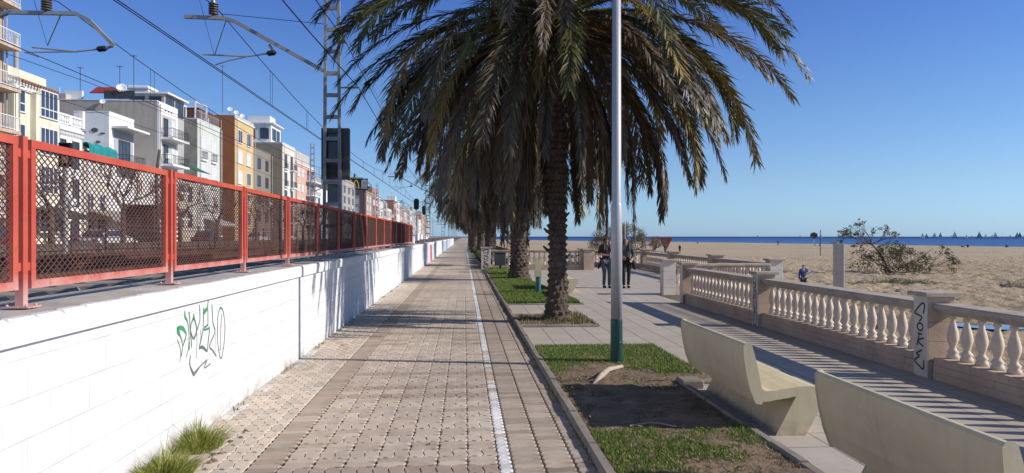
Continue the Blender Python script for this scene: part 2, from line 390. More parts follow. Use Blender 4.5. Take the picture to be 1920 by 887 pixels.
# ---- bike path of interlocking pavers
LIGHT = (.64,.54,.44); LIGHT2 = (.60,.505,.41); BROWN = (.47,.375,.30); WHITE = (.9,.9,.88); PALE = (.66,.57,.47)
mb = MB()
def paver(cx, cy, L_, W_, horiz, col):
    # long axis u (length L_), short axis v (W_); waved long sides, zigzag ends
    g = .0028; ge = .0105; hu = L_/2-ge; hv = W_/2-g; a = .008; out = []
    us = (-1, -.5, 0, .5, 1)
    for i, u in enumerate(us): out.append((u*hu+(a if i in (4,) else 0), -hv+a*math.sin(u*math.pi)))
    out.append((hu-a, -hv*.35)); out.append((hu+a, hv*.35))
    for i, u in enumerate(reversed(us)): out.append((u*hu-(a if u == 1 else 0), hv+a*math.sin(u*math.pi)))
    out.append((-hu+a, hv*.35)); out.append((-hu-a, -hv*.35))
    n = len(out); dz = rnd.uniform(-.0015, .0015); tx = rnd.uniform(-.012, .012); ty = rnd.uniform(-.012, .012)
    k = rnd.uniform(.88, 1.1)*(.94+.12*math.sin(cx*1.7+cy*.6)*math.sin(cy*.9-cx)); w = rnd.uniform(-.02, .02); k *= (.8 if rnd.random() < .03 else 1)
    mb.cur = (min(1, col[0]*k*(1+w)), col[1]*k, col[2]*k*(1-w))
    vs = []
    for ins, z in ((0, -.028), (0, -.006), (.0035, 0.0)):
        for (u, v) in out:
            u2 = u*(1-ins/hu); v2 = v*(1-ins/hv)
            x, y = (u2, v2) if horiz else (-v2, u2)
            vs.append((cx+x, cy+y, z+dz+x*tx+y*ty))
    fs = [tuple(range(2*n, 3*n))]
    for r in (0, n):
        for i in range(n): j = (i+1) % n; fs.append((r+i, r+j, r+n+j, r+n+i))
    mb.add(vs, fs)
YP0, YP1 = 2.6, 46.0
k = 0; y = YP0
while y < YP1:
    zone = (y % 3.6)
    # C: rows of upright pavers then two lying rows
    dark = (zone < 1.7) and (k % 3 != 2)
    for i in range(14):
        x = -1.27+.108*(i+.5)
        if .3 < (y % 7.2)/7.2 < .62 and 3 < i < 10 : c = PALE
        else: c = BROWN if dark else LIGHT
        paver(x, y+.1, .2, .108, False, c)
        if i % 2 == 0:
            for r in (0, 1):
                xx = -1.27+.216*(i/2+.5)
                if r and k % 2: pass
                paver(xx, y+.25+.1*r, .216, .1, True, LIGHT2 if rnd.random() < .8 else LIGHT)
    for r in range(4):
        yy = y+.05+.1*r
        paver(-1.385, yy, .23, .1, True, BROWN if rnd.random() < .93 else LIGHT)
        lost = (7.6 < yy < 10.5 and rnd.random() < .35) or rnd.random() < .04
        paver(.29, yy, .1, .1, True, (lambda f_: tuple(k_*f_ for k_ in WHITE))(rnd.uniform(.8, 1)) if not lost else LIGHT2)
        for i, (xa, w_) in enumerate(((.45, .22), (.67, .22), (.85, .14))):
            paver(xa, yy, w_, .1, True, (.48,.40,.32) if rnd.random() < .75 else (.40,.33,.26))
        if r % 2 == 0:
            for i in range(6): paver(-2.15+.108*(i+.5), yy+.05, .2, .108, False, (.74,.72,.68) if i == 0 and rnd.random() < .5 else PALE)
    y += .4; k += 1
struct(mb.build('bike_path_pavers', MAT['paver']))
struct(MB().quad((-2.15,YP1,-.004),(.94,YP1,-.004),(.94,153,-.004),(-2.15,153,-.004)).build('far_bike_path', MAT['path_far']))
mb = MB(); mb.quad((.24,YP1,.001),(.34,YP1,.001),(.34,153,.001),(.24,153,.001))
struct(mb.build('painted_line', M("worn_line_paint", (.7,.7,.68), .7, .1, 3, 0)))
mb = MB()
for yy in range(48, 150, 4): mb.quad((-1.5,yy,.001),(.9,yy,.001),(.9,yy+.5,.001),(-1.5,yy+.5,.001))
struct(mb.build('brown_path_bands', M("far_brown_pavers", (.30,.23,.18), .9, .1, 2, 0)))
struct(MB().quad((-2.15,-30,-.004),(.94,-30,-.004),(.94,YP0,-.004),(-2.15,YP0,-.004)).build('near_bike_path', MAT['path_far']))
for (px, py, lab) in ((840, 497, 'dark manhole cover set in the bike path, left of the white line'), (890, 503, 'dark manhole cover beside the kerb, right of the white line')):
    d = ray(px, py); tt = -CAMZ/d[2]; x, y = d[0]*tt, d[1]*tt
    o = MB().cbox(x-.28, x+.28, y-.3, y+.3, -.02, .006, .004).build('manhole_cover', MAT['rust']); tag(o, lab, 'manhole cover')

# ---- white retaining wall with coping
wr = empty('retaining_wall', (-2.3, 60, 0), label='long low whitewashed block wall along the left of the brick bike path', cat='wall')
mb = MB(); mb.box(-2.45, -2.15, -6, 48, -.2, 1.08)
mb.build('wall_face', MAT['wall'], wr, world=True)
mb = MB(); mb.box(-2.45, -2.152, 48, 153, -.2, 1.08); mb.build('far_wall_face', MAT['wall'], wr, world=True)
mb = MB(); y = -6.0
while y < 34:
    w_ = .24 if y < 9.2 else 1.9
    j = rnd.uniform(-.003, .003)
    mb.cbox(-2.20, -2.108+j*.5, y+.007, y+w_-.007, 1.101, 1.212+j, .016); y += w_
mb.box(-2.45, -2.13, 34, 153, 1.085, 1.21)
mb.build('coping', MAT['whiteblock'], wr, world=True)
MB().box(-2.20, -2.112, -6, 34, 1.08, 1.10).build('coping_bed', MAT['whiteblock'], wr, world=True)
MB().box(-2.80, -2.203, -6, 34.5, 1.0, 1.205).box(-2.203, -2.14, -6, 34, 1.1, 1.19).build('wall_top', MAT['walltop'], wr, world=True)
# painted bands of murals further along
for (ya, yb, c, nm) in ((44.2,45.0,(.35,.42,.7),'pale_blue'), (47.0,50.4,(.50,.10,.11),'red'), (52.8,56.4,(.16,.44,.42),'teal'), (75,92,(.36,.44,.56),'blue'), (96,108,(.42,.48,.58),'slate blue')):
    MB().quad((-2.146,ya,.02),(-2.146,yb,.02),(-2.146,yb,1.08),(-2.146,ya,1.08)).build('mural_stripe', M('mural_'+nm, c, .8, .25, 1.5, 0, c2=(.75,.75,.75), c2r=(.55,.7)), wr, world=True)
def stroke(mb, pts, wid, nrm):
    """ribbon along 3D points, in the plane with normal nrm"""
    pts = [Vector(p) for p in pts]; nrm = Vector(nrm)
    # resample with Catmull-Rom
    P = [pts[0]]+pts+[pts[-1]]; out = []; ws = []
    for i in range(1, len(P)-2):
        for s in range(5):
            t = s/5; a, b, c, d = P[i-1], P[i], P[i+1], P[i+2]
            out.append(.5*((2*b)+(c-a)*t+(2*a-5*b+4*c-d)*t*t+(3*b-a-3*c+d)*t**3))
            ws.append(wid[i-1]*(1-t)+wid[i]*t if isinstance(wid, (list, tuple)) else wid)
    out.append(pts[-1]); ws.append(wid[-1] if isinstance(wid, (list, tuple)) else wid)
    v = []; f = []
    for i, p in enumerate(out):
        tg = out[min(i+1, len(out)-1)]-out[max(i-1, 0)]
        if tg.length < 1e-9: tg = Vector((0,0,1))
        tg.normalize(); s_ = tg.cross(nrm)*ws[i]*.5; off = nrm*rnd.uniform(.0005, .0016)
        v += [tuple(p+s_+off), tuple(p-s_+off)]
    for i in range(len(out)-1): f.append((2*i, 2*i+1, 2*i+3, 2*i+2))
    mb.add(v, f)
def zt(p): return on_x(300+p[0]/5.54, 560+p[1]/5.54, -2.148)
mbg = MB(); mbk = MB(); GW = 1.35
for pts, w_ in [([(180,425),(215,540),(205,660)], .006), ([(235,500),(222,600)], .008), ([(275,370),(258,430),(235,500)], .01),
   ([(300,135),(308,200),(312,300),(330,510)], .009), ([(315,340),(325,260),(350,200)], .009), ([(350,180),(380,320),(350,420),(315,330)], .012),
   ([(410,65),(415,200),(405,260),(380,340),(350,420)], .010), ([(380,300),(384,450),(375,620)], .005), ([(450,140),(445,330),(405,520)], .009),
   ([(405,520),(440,503),(490,550)], [.012,.022,.012]), ([(490,550),(503,420),(515,330)], .010), ([(498,110),(498,200),(498,270)], .009),
   ([(540,95),(550,250),(570,345),(515,490),(550,540),(585,600)], .011), ([(420,320),(425,400),(408,500)], .005), ([(578,350),(580,550)], .004),
   ([(625,90),(600,200),(600,450),(630,625),(660,500),(675,300),(655,130),(625,90)], .009), ([(640,160),(632,300),(625,540)], .007),
   ([(315,590),(310,690),(350,790)], [.012,.01,.026]), ([(350,790),(420,700),(490,635)], [.026,.01,.012]), ([(490,635),(460,720),(525,675)], .009), ([(300,520),(285,560),(270,615)], .006), ([(500,270),(460,300)], .014)]:
    stroke(mbk, [zt(p) for p in pts], [k*GW for k in w_] if isinstance(w_, list) else w_*GW, (1,0,0))
for pts, w_ in [([(183,290),(188,335),(200,375)], [.03,.05,.03]), ([(190,300),(240,312),(275,370)], [.03,.035,.012]), ([(200,370),(225,430),(235,500)], [.02,.012,.008]),
   ([(257,120),(259,190)], [.006,.03]), ([(259,190),(285,240),(300,340),(302,450)], [.03,.014,.010,.014]), ([(304,450),(300,530)], [.024,.036]), ([(304,132),(302,170)], [.006,.014]),
   ([(352,150),(350,195)], [.01,.032]), ([(350,195),(325,255)], [.03,.01]), ([(352,195),(370,260)], [.03,.01]), ([(502,20),(490,105)], [.01,.026]), ([(490,105),(455,145)], [.03,.04]), ([(450,90),(455,145)], [.008,.03]),
   ([(540,55),(541,105)], [.012,.02]), ([(445,325),(490,315),(515,295)], [.014,.022,.016]), ([(512,300),(510,330)], [.026,.02]), ([(622,88),(640,105)], [.015,.02])]:
    stroke(mbg, [zt(p) for p in pts], w_, (1,0,0))
mbg.build('green_graffiti', M("green_spray_paint", (.05,.27,.10), .6, .3, 12, 0), wr, world=True)
mbk.build('thin_graffiti', M("grey_green_spray_paint", (.12,.17,.13), .6, .3, 12, 0), wr, world=True)

# ---- red mesh fence on the wall
fz = 1.212; fx = -2.41
fr = empty('mesh_fence', (fx, 4, fz), label='red framed expanded metal fence standing on top of the white wall', cat='fence')
PL = 2.03; PY0 = 4.2-2*PL; NP = 17
pf = MB(); h0, h1 = .10, .925; w0, w1 = .06, PL-.06
t_ = .045
pf.box(-.02,.02, w0,w1, h1-t_,h1).box(-.02,.02, w0,w1, h0,h0+t_).box(-.019,.019, w0,w0+t_, h0+t_,h1-t_).box(-.019,.019, w1-t_,w1, h0+t_,h1-t_)
for z in (.2, .82): pf.box(-.012,.012, .025,w0, z,z+.045).box(-.012,.012, w1,PL-.025, z,z+.045)
pfm = pf.mesh('panel_frame', MAT['red'])
dm = MB(); ny_, nz_ = 30, 18
ya, yb, za, zb_ = w0+t_, w1-t_, h0+t_, h1-t_; cy, cz = (yb-ya)/ny_, (zb_-za)/nz_
def strand(y0_, z0_, y1_, z1_):
    sx = .003; w = .0016
    d = Vector((0, y1_-y0_, z1_-z0_)).normalized(); nn = Vector((0, -d.z, d.y))*w
    v = []
    for (yy, zz) in ((y0_, z0_), (y1_, z1_)):
        v += [(-sx, yy+nn.y, zz+nn.z), (sx, yy+nn.y*.2, zz+nn.z*.2+.002), (sx, yy-nn.y, zz-nn.z), (-sx, yy-nn.y*.2, zz-nn.z*.2-.002)]
    dm.add(v, [(0,1,5,4),(1,2,6,5),(2,3,7,6),(3,0,4,7)])
for i in range(ny_):
    for j in range(nz_):
        y_, z_ = ya+i*cy, za+j*cz
        strand(y_, z_+cz/2, y_+cy/2, z_+cz); strand(y_+cy/2, z_+cz, y_+cy, z_+cz/2)
        strand(y_, z_+cz/2, y_+cy/2, z_); strand(y_+cy/2, z_, y_+cy, z_+cz/2)
dmm = dm.mesh('mesh_infill', MAT['mesh'])
pm = MB().box(-.022,.022,-.022,.022, 0,.935).box(-.07,.07,-.065,.065,.001,.009)
for (a, b) in ((-.05,-.045),(.05,.045),(-.05,.045),(.05,-.045)): pm.lathe([(.008,.01),(.008,.02)], 6, (a,b,0))
pmm = pm.mesh('fence_post', MAT['red'])
for i in range(NP+1):
    y = PY0+i*PL-4
    inst(pmm, 'fence_post', fr, (0, y, 0))
    if i < NP:
        p = inst(pfm, 'fence_panel', fr, (0, y, 0), rz=rnd.uniform(-.004,.004)); inst(dmm, 'mesh_infill', p, (0,0,0))
# ============================================================ RAILWAY
struct(MB().quad((-13.5,-60,.98),(-2.95,-60,.98),(-2.95,900,.98),(-13.5,900,.98)).build('railway_ballast', MAT['ballast']))
def track(xc, lab):
    t = empty('railway_track', (xc, 0, .98), label=lab, cat='railway track')
    for s in (-1, 1):
        MB().box(s*.83-.035, s*.83+.035, -50, 500, .15, .19).box(s*.83-.01, s*.83+.01, -50, 500, .05, .15).build('rail', MAT['rust'], t)
    sm = MB().cbox(-1.3, 1.3, -.13, .13, -.05, .05, .02).mesh('sleeper', MAT['sleeper'])
    for i in range(70): inst(sm, 'sleeper', t, (0, 2+.65*i, 0))
track(-5.6, 'rusty railway track nearest the red mesh fence')
track(-9.06, 'rusty railway track farther from the red mesh fence')

def mast(name, x, y, side, lab, board=False):
    """lattice mast of two channels and battens; side=+1: arm towards -x"""
    t = empty(name, (x, y, 1.0), label=lab, cat='catenary mast', group='overhead line masts along the railway')
    H = 8.2
    for s in (-1, 1):
        mb = MB(); mb.tube([(s*.185, 0, 0), (s*.13, 0, H)], .048, 4); mb.build('mast_channel', MAT['galv'], t)
    z = .3
    while z < H-.2:
        w = .19-.05*z/H
        MB().box(-w, w, -.032, .032, z, z+.085).build('batten', MAT['galv'], t); z += .50
    z0 = -1.0
    # bracket arm
    s = -side
    pts = [(s*.2, 0, 4.4), (s*2.2, 0, 5.50), (s*2.45, 0, 5.56), (s*3.3, 0, 5.58)] if side > 0 else [(s*.2,0,4.3),(s*2.6,0,5.4),(s*4.0,0,5.4),(s*4.3,0,5.25),(s*4.8,0,4.72)]
    MB().tube(pts, .055, 4).build('bracket_arm', MAT['galv'], t)
    xm = s*(2.66 if side > 0 else 3.4); za = 5.62 if side > 0 else 5.43
    pr = []
    for i in range(5): pr += [(.05, za+.02+.055*i), (.11, za+.03+.055*i), (.11, za+.05+.055*i), (.05, za+.06+.055*i)]
    MB().lathe([(.04, za-.02)]+pr+[(.045, za+.33)], 12, (xm, 0, 0)).build('insulator', MAT['insul'], t)
    e = pts[1] if side > 0 else pts[-1]
    if side > 0:
        a = (s*1.42, 0, 4.98); b = (s*1.3, 0, 4.80); c_ = (s*1.9, 0, 4.70); d_ = (s*2.9, 0, 4.73); e_ = (s*2.62, 0, 4.50)
    else:
        a = (s*4.8, 0, 4.72); b = (s*4.62, 0, 4.66); c_ = (s*4.0, 0, 4.58); d_ = (s*3.1, 0, 4.66); e_ = (s*3.25, 0, 4.45)
    mb = MB(); mb.tube([a, b], .03, 6); mb.tube([b, c_, d_], .018, 6); mb.tube([c_, (e_[0]+s*-.3, 0, e_[2]+.1), e_], .016, 6); mb.build('registration_rod', MAT['galv'], t)
    mb = MB(); mid = Vector(a)*.4+Vector(b)*.6
    for k in range(4): q = Vector(b)+(Vector(c_)-Vector(b))*(.04+.05*k); mb.lathe([(.02,-.06),(.07,-.02),(.07,.02),(.02,.06)], 8, tuple(q))
    mb.build('drop_insulator', MAT['black'], t)
    mb = MB(); mb.tube([(xm-.45, 0, za+.9), (xm+.02, 0, 4.7)], .006, 4); mb.tube([(xm+.3, 0, za-.05), (xm+.02, 0, 4.7)], .012, 4); mb.build('stay_wire', MAT['insul'], t)
    mb = MB().tube([(s*.15, 0, 5.47), (s*2.5, 0, 5.66)], .008, 4); mb.build('tie_wire', MAT['wire'], t)
    if side > 0:
        mb = MB().tube([(.14, 0, 4.02), (.62, 0, 4.02)], .02, 6).tube([(.1, 0, 5.05), (.34, 0, 5.06)], .03, 6).tube([(.1, 0, 5.5), (.22, 0, 5.5)], .03, 6); mb.build('feeder_bracket', MAT['galv'], t)
    return t
masts = [17.2, 62, 107, 152, 197, 245, 295]
labs = ['tall grey lattice mast rising behind the red fence in front of the McDonald sign building', ]
for i, y in enumerate(masts):
    mast('catenary_mast', -3.02, y, 1, 'tall grey lattice mast rising just behind the red fence with dark board on it' if i == 0 else
         ('lattice mast whose bracket arm pokes out left of the palm fronds' if i == 1 else 'distant lattice mast of the near track, number %s along the line' % ['','','three','four','five','six','seven'][i]))
    mast('catenary_mast', -12.35, y-.7, -1, 'lattice mast at far side of tracks whose arm reaches in from the left picture edge' if i == 0 else
         ('distant lattice mast on the town side of the tracks, number %s along the line' % ['','two','three','four','five','six','seven'][i]))
# dark board fixed to the first mast
bo = empty('signal_board', (-2.98, 17.30, 2.3), label='dark framed signal board fixed to the back of the nearest lattice mast', cat='signal board')
mb = MB(); mb.box(-.30,.33, .0,.16, .62,1.80); mb.build('board_box', MAT['darkm'], bo)
mb = MB(); mb.box(-.30,-.17,-.03,0,.62,1.80).box(.15,.33,-.03,0,.62,1.80).box(-.17,.15,-.03,0,1.68,1.80).box(-.17,.15,-.03,0,.62,.66).box(-.17,.15,-.03,0,.95,1.08); mb.build('board_frame', M("board_frame_paint", (.09,.10,.10), .6, .2, 4, .1), bo)
MB().box(-.14,.12,-.012,-.002,1.06,1.66).build('glass_panel', MAT['glass'], bo)
MB().box(-.17,.15,.02,.05,.05,.60).build('grey_plate', M("grey_backing_plate", (.24,.25,.26), .6, .1, 4, .1), bo)

def cat_line(x, lab, double=True):
    t = empty('overhead_line', (x, 17, 5.45), label=lab, cat='overhead line', group='overhead contact lines')
    ys = [-28.0]+masts
    def mz(a, b, y): u = (y-(a+b)/2)/((b-a)/2); return .35+1.05*u*u
    pts = []
    for a, b in zip(ys[:-1], ys[1:]):
        for k in range(12): y = a+(b-a)*k/12; pts.append((0, y-17, mz(a, b, y)))
    mb = MB().tube(pts, .011, 4); mb.build('messenger_wire', MAT['wire'], t)
    for dx_ in ((-.03, .03) if double else (0,)):
        MB().tube([(dx_, -45, 0), (dx_, 278, 0)], .010, 4).build('contact_wire', MAT['wire'], t)
    for a, b in zip(ys[:5], ys[1:6]):
        for k in range(1, 9):
            yy = a+(b-a)*k/9
            z = mz(a, b, yy)
            MB().tube([(0, yy-17.13, 0), (0, yy-17.13, z)], .006, 4).tube([(0, yy-16.87, 0), (0, yy-16.87, z)], .006, 4).build('dropper', MAT['wire'], t)
cat_line(-5.66, 'overhead contact line crossing the sky diagonally above the near track, with double wire')
cat_line(-9.06, 'overhead contact line above the far track, low over the house roofs', False)
for (x, z, lab) in ((-2.42, 5.02, 'lower feeder wire passing right of the near mast into the palm fronds'), (-2.72, 6.08, 'upper feeder wire attached to the near mast right side'), (-2.85, 6.5, 'thin topmost wire at the near mast running behind the palm')):
    pts = []
    for a, b in zip([-28.0]+masts[:-1], masts):
        for k in range(8): y = a+(b-a)*k/8; u = (y-(a+b)/2)/((b-a)/2); pts.append((x, y, z-.5+.5*u*u))
    o = MB().tube(pts, .010 if z < 6.3 else .005, 4).build('feeder_wire', MAT['wire']); tag(o, lab, 'feeder wire', 'feeder wires beside the masts')
for (x, z, yy0, yy1, lab) in ((-14.5, 5.2, 0, 240, 'thin telephone cable sagging low in front of the houses'), (-15.2, 4.4, 0, 240, 'lower of two thin cables in front of the houses')):
    pts = []
    for k in range(25): y = yy0+(yy1-yy0)*k/24; pts.append((x, y, z+2.2-.25*math.sin(k*1.3)))
    tag(MB().tube(pts, .012, 4).build('roadside_cable', MAT['wire']), lab, 'cable')

def signal(x, y, z, h, lab, oldlamp=False):
    t = empty('railway_signal', (x, y, .98), label=lab, cat='railway signal')
    MB().tube([(0,0,0),(0,0,z)], .06, 8).build('signal_pole', MAT['galv'], t)
    mb = MB(); w = h*.24
    if oldlamp: mb.box(-w,w,-.05,.05,z,z+.04).box(-w,w,-.05,.05,z+h-.04,z+h).box(-w,-w+.04,-.05,.05,z,z+h).box(w-.04,w,-.05,.05,z,z+h).box(-w,w,.05,.07,z,z+h)
    else: mb.prism_y([(w*math.cos(a*math.pi/8)*1.0, z+h/2+(h/2-w)*(1 if math.sin(a*math.pi/8) >= 0 else -1)+w*math.sin(a*math.pi/8)) for a in range(16)], -.05, .05)
    mb.build('signal_head', MAT['black'], t)
    if oldlamp: MB().cbox(-w*.55,w*.55,-.045,.04,z+.1,z+h-.12,.02).build('lamp_housing', M("worn_orange_cream_paint", (.5,.36,.22), .6, .3, 8, 0, c2=(.5,.14,.05), c2r=(.45,.6)), t)
    else:
        for zz in (z+h*.3, z+h*.7): MB().tube([(0,-.05,zz),(0,-.16,zz)], .07, 8).build('lens_hood', MAT['black'], t)
    return t
signal(-11.0, 21.2, 2.55, .66, 'black framed railway signal with worn orange housing, seen over the nearest fence panel', True)
signal(-4.6, 72, 3.2, 1.1, 'black oval railway signal head beyond the red fence end, left of the pair')
signal(-4.6, 86, 3.1, 1.1, 'black oval railway signal head beyond the red fence end, right of the pair')
# curved white parapet between the tracks and the path, beyond the fence
pts = []
cp = MB()
for k in range(24):
    y = 62+4*k; x = -3.6-3.2*math.sin(k/23*math.pi*.5)-.6; z = 1.0+.95*math.sin(k/23*math.pi)**.5+.1
    pts.append((x, y, z))
v = []; f = []
for (x, y, z) in pts: v += [(x,y,.95),(x,y,z),(x-.3,y,z),(x-.3,y,.95)]
for i in range(len(pts)-1):
    for a in range(4): b = (a+1) % 4; f.append((4*i+a,4*i+b,4*i+4+b,4*i+4+a))
cp.add(v, f+[(0,1,2,3),(len(v)-1,len(v)-2,len(v)-3,len(v)-4)])
tag(cp.build('curved_parapet', MAT['whiteblock']), 'low curved white parapet beyond the end of the red fence', 'parapet')
# dark railing along the far rim of the tracks, then the road
rt = empty('trackside_railing', (-13.8, 60, 1.0), label='dark steel railing between the railway and the road', cat='railing')
mb = MB()
for z in (.25, .55, .85, 1.05): mb.box(-.015,.015,-60,140,z,z+.03)
mb.build('rails', MAT['darkm'], rt)
pm_ = MB().box(-.03,.03,-.03,.03,0,1.15).mesh('railing_post', MAT['darkm'])
for k in range(80): inst(pm_, 'railing_post', rt, (0, -58+2.5*k, 0))
o = MB().box(-14.4,-14.1,-20,260,.5,1.35).build('trackside_wall', M("dark_stone_wall", (.12,.10,.085), .9, .3, 1.5, .5)); tag(o, 'low dark masonry wall between railway and road', 'wall')
struct(MB().quad((-27,-60,.62),(-14.5,-60,.62),(-14.5,900,.62),(-27,900,.62)).build('road', MAT['road']))
struct(MB().box(-33,-27,-60,900,.5,.76).build('pavement', M("town_pavement", (.33,.30,.27), .9, .1, .5, .1)))
struct(MB().quad((-20.8,-20,.626),(-20.65,-20,.626),(-20.65,400,.626),(-20.8,400,.626)).build('lane_line', M("lane_paint", (.7,.7,.7), .8, .1, 3, 0)))

# ---- parked cars
def car(x, y, rz, body, lab):
    t = empty('parked_car', (x, y, .63), rz, lab, 'car', 'cars along the railway road')
    bm_ = M('car_paint_'+str(len(bpy.data.materials)), body, .25, .03, 2, 0, spec=.6)
    prof = [(-2.1,.35),(-2.12,.7),(-1.95,.88),(-1.6,.95),(-1.1,1.40),(-.6,1.47),(.3,1.45),(.95,1.02),(1.7,.88),(2.08,.68),(2.1,.35)]
    mb = MB(); n = len(prof); v = []; f = []
    ws = (( -.86, 1.0), (-.62, 1.0), (.62, 1.0), (.86, 1.0))
    for (yy, k) in ((-.86,0),(-.78,1),(.78,1),(.86,0)):
        for (px_, pz) in prof:
            ins = 0 if pz < .9 else (pz-.9)*.35
            z_ = pz if k else min(pz, pz-(.06 if pz > .5 else 0))
            v.append((px_*(1 if k else .97), (abs(yy)-ins)*(1 if yy > 0 else -1), z_))
    for a in range(3):
        for i in range(n): j = (i+1) % n; f.append((a*n+i, a*n+j, (a+1)*n+j, (a+1)*n+i))
    f += [tuple(range(n-1,-1,-1)), tuple(range(3*n, 4*n))]
    mb.add(v, f).build('body', bm_, t, smooth=False)
    g = MB()
    for s in (-1, 1): g.add([(-1.45,s*.80,.97),(-1.02,s*.70,1.33),(.22,s*.70,1.38),(.78,s*.80,1.0)], [(0,1,2,3) if s < 0 else (3,2,1,0)])
    g.add([(.38,-.6,1.435),(.97,-.72,1.06),(.97,.72,1.06),(.38,.6,1.435)], [(0,1,2,3)]).add([(-1.2,-.6,1.38),(-1.62,-.72,1.0),(-1.62,.72,1.0),(-1.2,.6,1.38)], [(3,2,1,0)])
    g.v = [(a*1.0, b*1.025, c+.012) for a, b, c in g.v]; g.build('windows', MAT['glass'], t)
    for wx in (-1.35, 1.3):
        for s in (-1, 1):
            w = MB().tube([(wx, s*.70, .31), (wx, s*.90, .31)], .31, 16).build('wheel', MAT['black'], t)
            MB().tube([(wx, s*.905, .31), (wx, s*.915, .31)], .19, 12).build('rim', MAT['galv'], w)
    for s in (-1, 1):
        MB().cbox(-2.15,-2.06,s*.6-.14,s*.6+.14,.66,.80,.01).build('tail_light', M('tail_lens', (.45,.04,.03), .3, 0, 1, 0), t) if s < 0 else MB().cbox(-2.15,-2.06,s*.6-.14,s*.6+.14,.66,.80,.01).build('tail_light', bpy.data.materials['tail_lens'], t)
        MB().cbox(2.02,2.10,s*.6-.14,s*.6+.14,.60,.74,.01).build('headlight', MAT['glass'], t)
car(-24.2, 52, R(80), (.5,.52,.55), 'silver car parked behind the mesh of the second fence panel')
car(-24.5, 90, R(88), (.6,.6,.62), 'white car parked behind the mesh of the fourth fence panel')
car(-24.3, 72, R(90), (.04,.05,.08), 'dark blue car parked between the silver and the white car')
car(-24.3, 40, R(90), (.10,.02,.02), 'dark red car parked at the far left beyond the tracks')

# ============================================================ BUILDINGS
XF = -33.0
wcache = {}
def window(parent, y, z, w, h, style='white', x=XF, mull=1, side=False):
    """frame + pane set in the facade (x = facade plane)."""
    key = (round(w, 2), round(h, 2), style, mull)
    if key not in wcache:
        fm_ = MB(); b = .09
        fm_.box(-.05,.07,-w/2-b,w/2+b,h/2,h/2+b).box(-.05,.12,-w/2-b-.05,w/2+b+.05,-h/2-b,-h/2).box(-.05,.07,-w/2-b,-w/2,-h/2,h/2).box(-.05,.07,w/2,w/2+b,-h/2,h/2)
        for k in range(1, mull+1):
            yy = -w/2+w*k/(mull+1); fm_.box(-.05,.06,yy-.03,yy+.03,-h/2,h/2)
        if style == 'bay': fm_.box(-.05,.06,-w/2,w/2,-h*.18-.04,-h*.18+.04)
        gm = MB(); gm.box(-.04,.03,-w/2,w/2,-h/2,h/2)
        if style == 'shut': fmat, gmat = MAT['frame'], MAT['shutter']
        elif style == 'brown': fmat, gmat = MAT['frame'], MAT['brownf']
        elif style == 'dark': fmat, gmat = MAT['darkm'], MAT['glass']
        else: fmat, gmat = MAT['frame'], MAT['glass']
        wcache[key] = (fm_.mesh('window', fmat), gm.mesh('pane', gmat))
    a, b_ = wcache[key]
    if side:   # faces -y; x is centre, y is the wall plane
        o = inst(a, 'window', parent, (x, y, z), rz=-math.pi/2)
    else: o = inst(a, 'window', parent, (x, y, z))
    inst(b_, 'pane', o, (0, 0, 0)); return o
bcache = {}
def facade(name, col, rough, var, sc, bp, bsc, bd, c2=None, c2r=(.5,.7)):
    m, N, L, B = nt(name); co = coords(N, L); g = sum(col)/3; col = tuple(c*.88+g*.12 for c in col)
    lo = tuple(x*(1-var) for x in col); hi = tuple(min(1, x*(1+var)) for x in col)
    c = mixc(N, L, ramp(N, L, noise(N, L, co, sc, 6, .6), .3, .7), lo, hi)
    c = mixc(N, L, ramp(N, L, noise(N, L, co, .6, 8, .7), *c2r), c, c2)
    st = noise(N, L, coords(N, L, 'Object', (2.2, 2.2, .16)), 1.0, 6, .65)          # rain streaks
    c = mixc(N, L, math_(N, L, 'MULTIPLY', ramp(N, L, st, .50, .74), .55), c, tuple(x*.45 for x in col))
    L.new(c, B.inputs['Base Color']); B.inputs['Roughness'].default_value = rough
    bump(N, L, B, noise(N, L, co, bsc, 4, .6), bp, bd)
    return m
def balcony(parent, y, z, w, d, x, rail='white', slabm=None):
    key = (round(w, 1), d, rail, slabm)
    if key not in bcache:
        sm = MB().box(0, d, -w/2, w/2, -.22, 0).mesh('balcony', MAT[slabm or 'whiteblock'])
        rm = MB(); rm.box(d-.05,d-.01,-w/2+.03,w/2-.03,.95,1.0).box(d-.05,d-.01,-w/2+.03,w/2-.03,.08,.12)
        for s in (-1, 1): rm.box(0,d-.05,s*(w/2-.04)-.02,s*(w/2-.04)+.02,.95,1.0)
        n = int(w/.18)
        for k in range(n+1): yy = -w/2+.05+(w-.1)*k/n; rm.box(d-.04,d-.02,yy-.012,yy+.012,.1,.97)
        for s in (-1, 1):
            for k in range(int(d/.2)): rm.box(.1+k*.2,.12+k*.2,s*(w/2-.04)-.012,s*(w/2-.04)+.012,0,.97)
        bcache[key] = (sm, rm.mesh('balcony_railing', MAT['frame'] if rail == 'white' else MAT['darkm']))
    o = inst(bcache[key][0], 'balcony', parent, (x, y, z)); inst(bcache[key][1], 'balcony_railing', o, (0,0,0)); return o
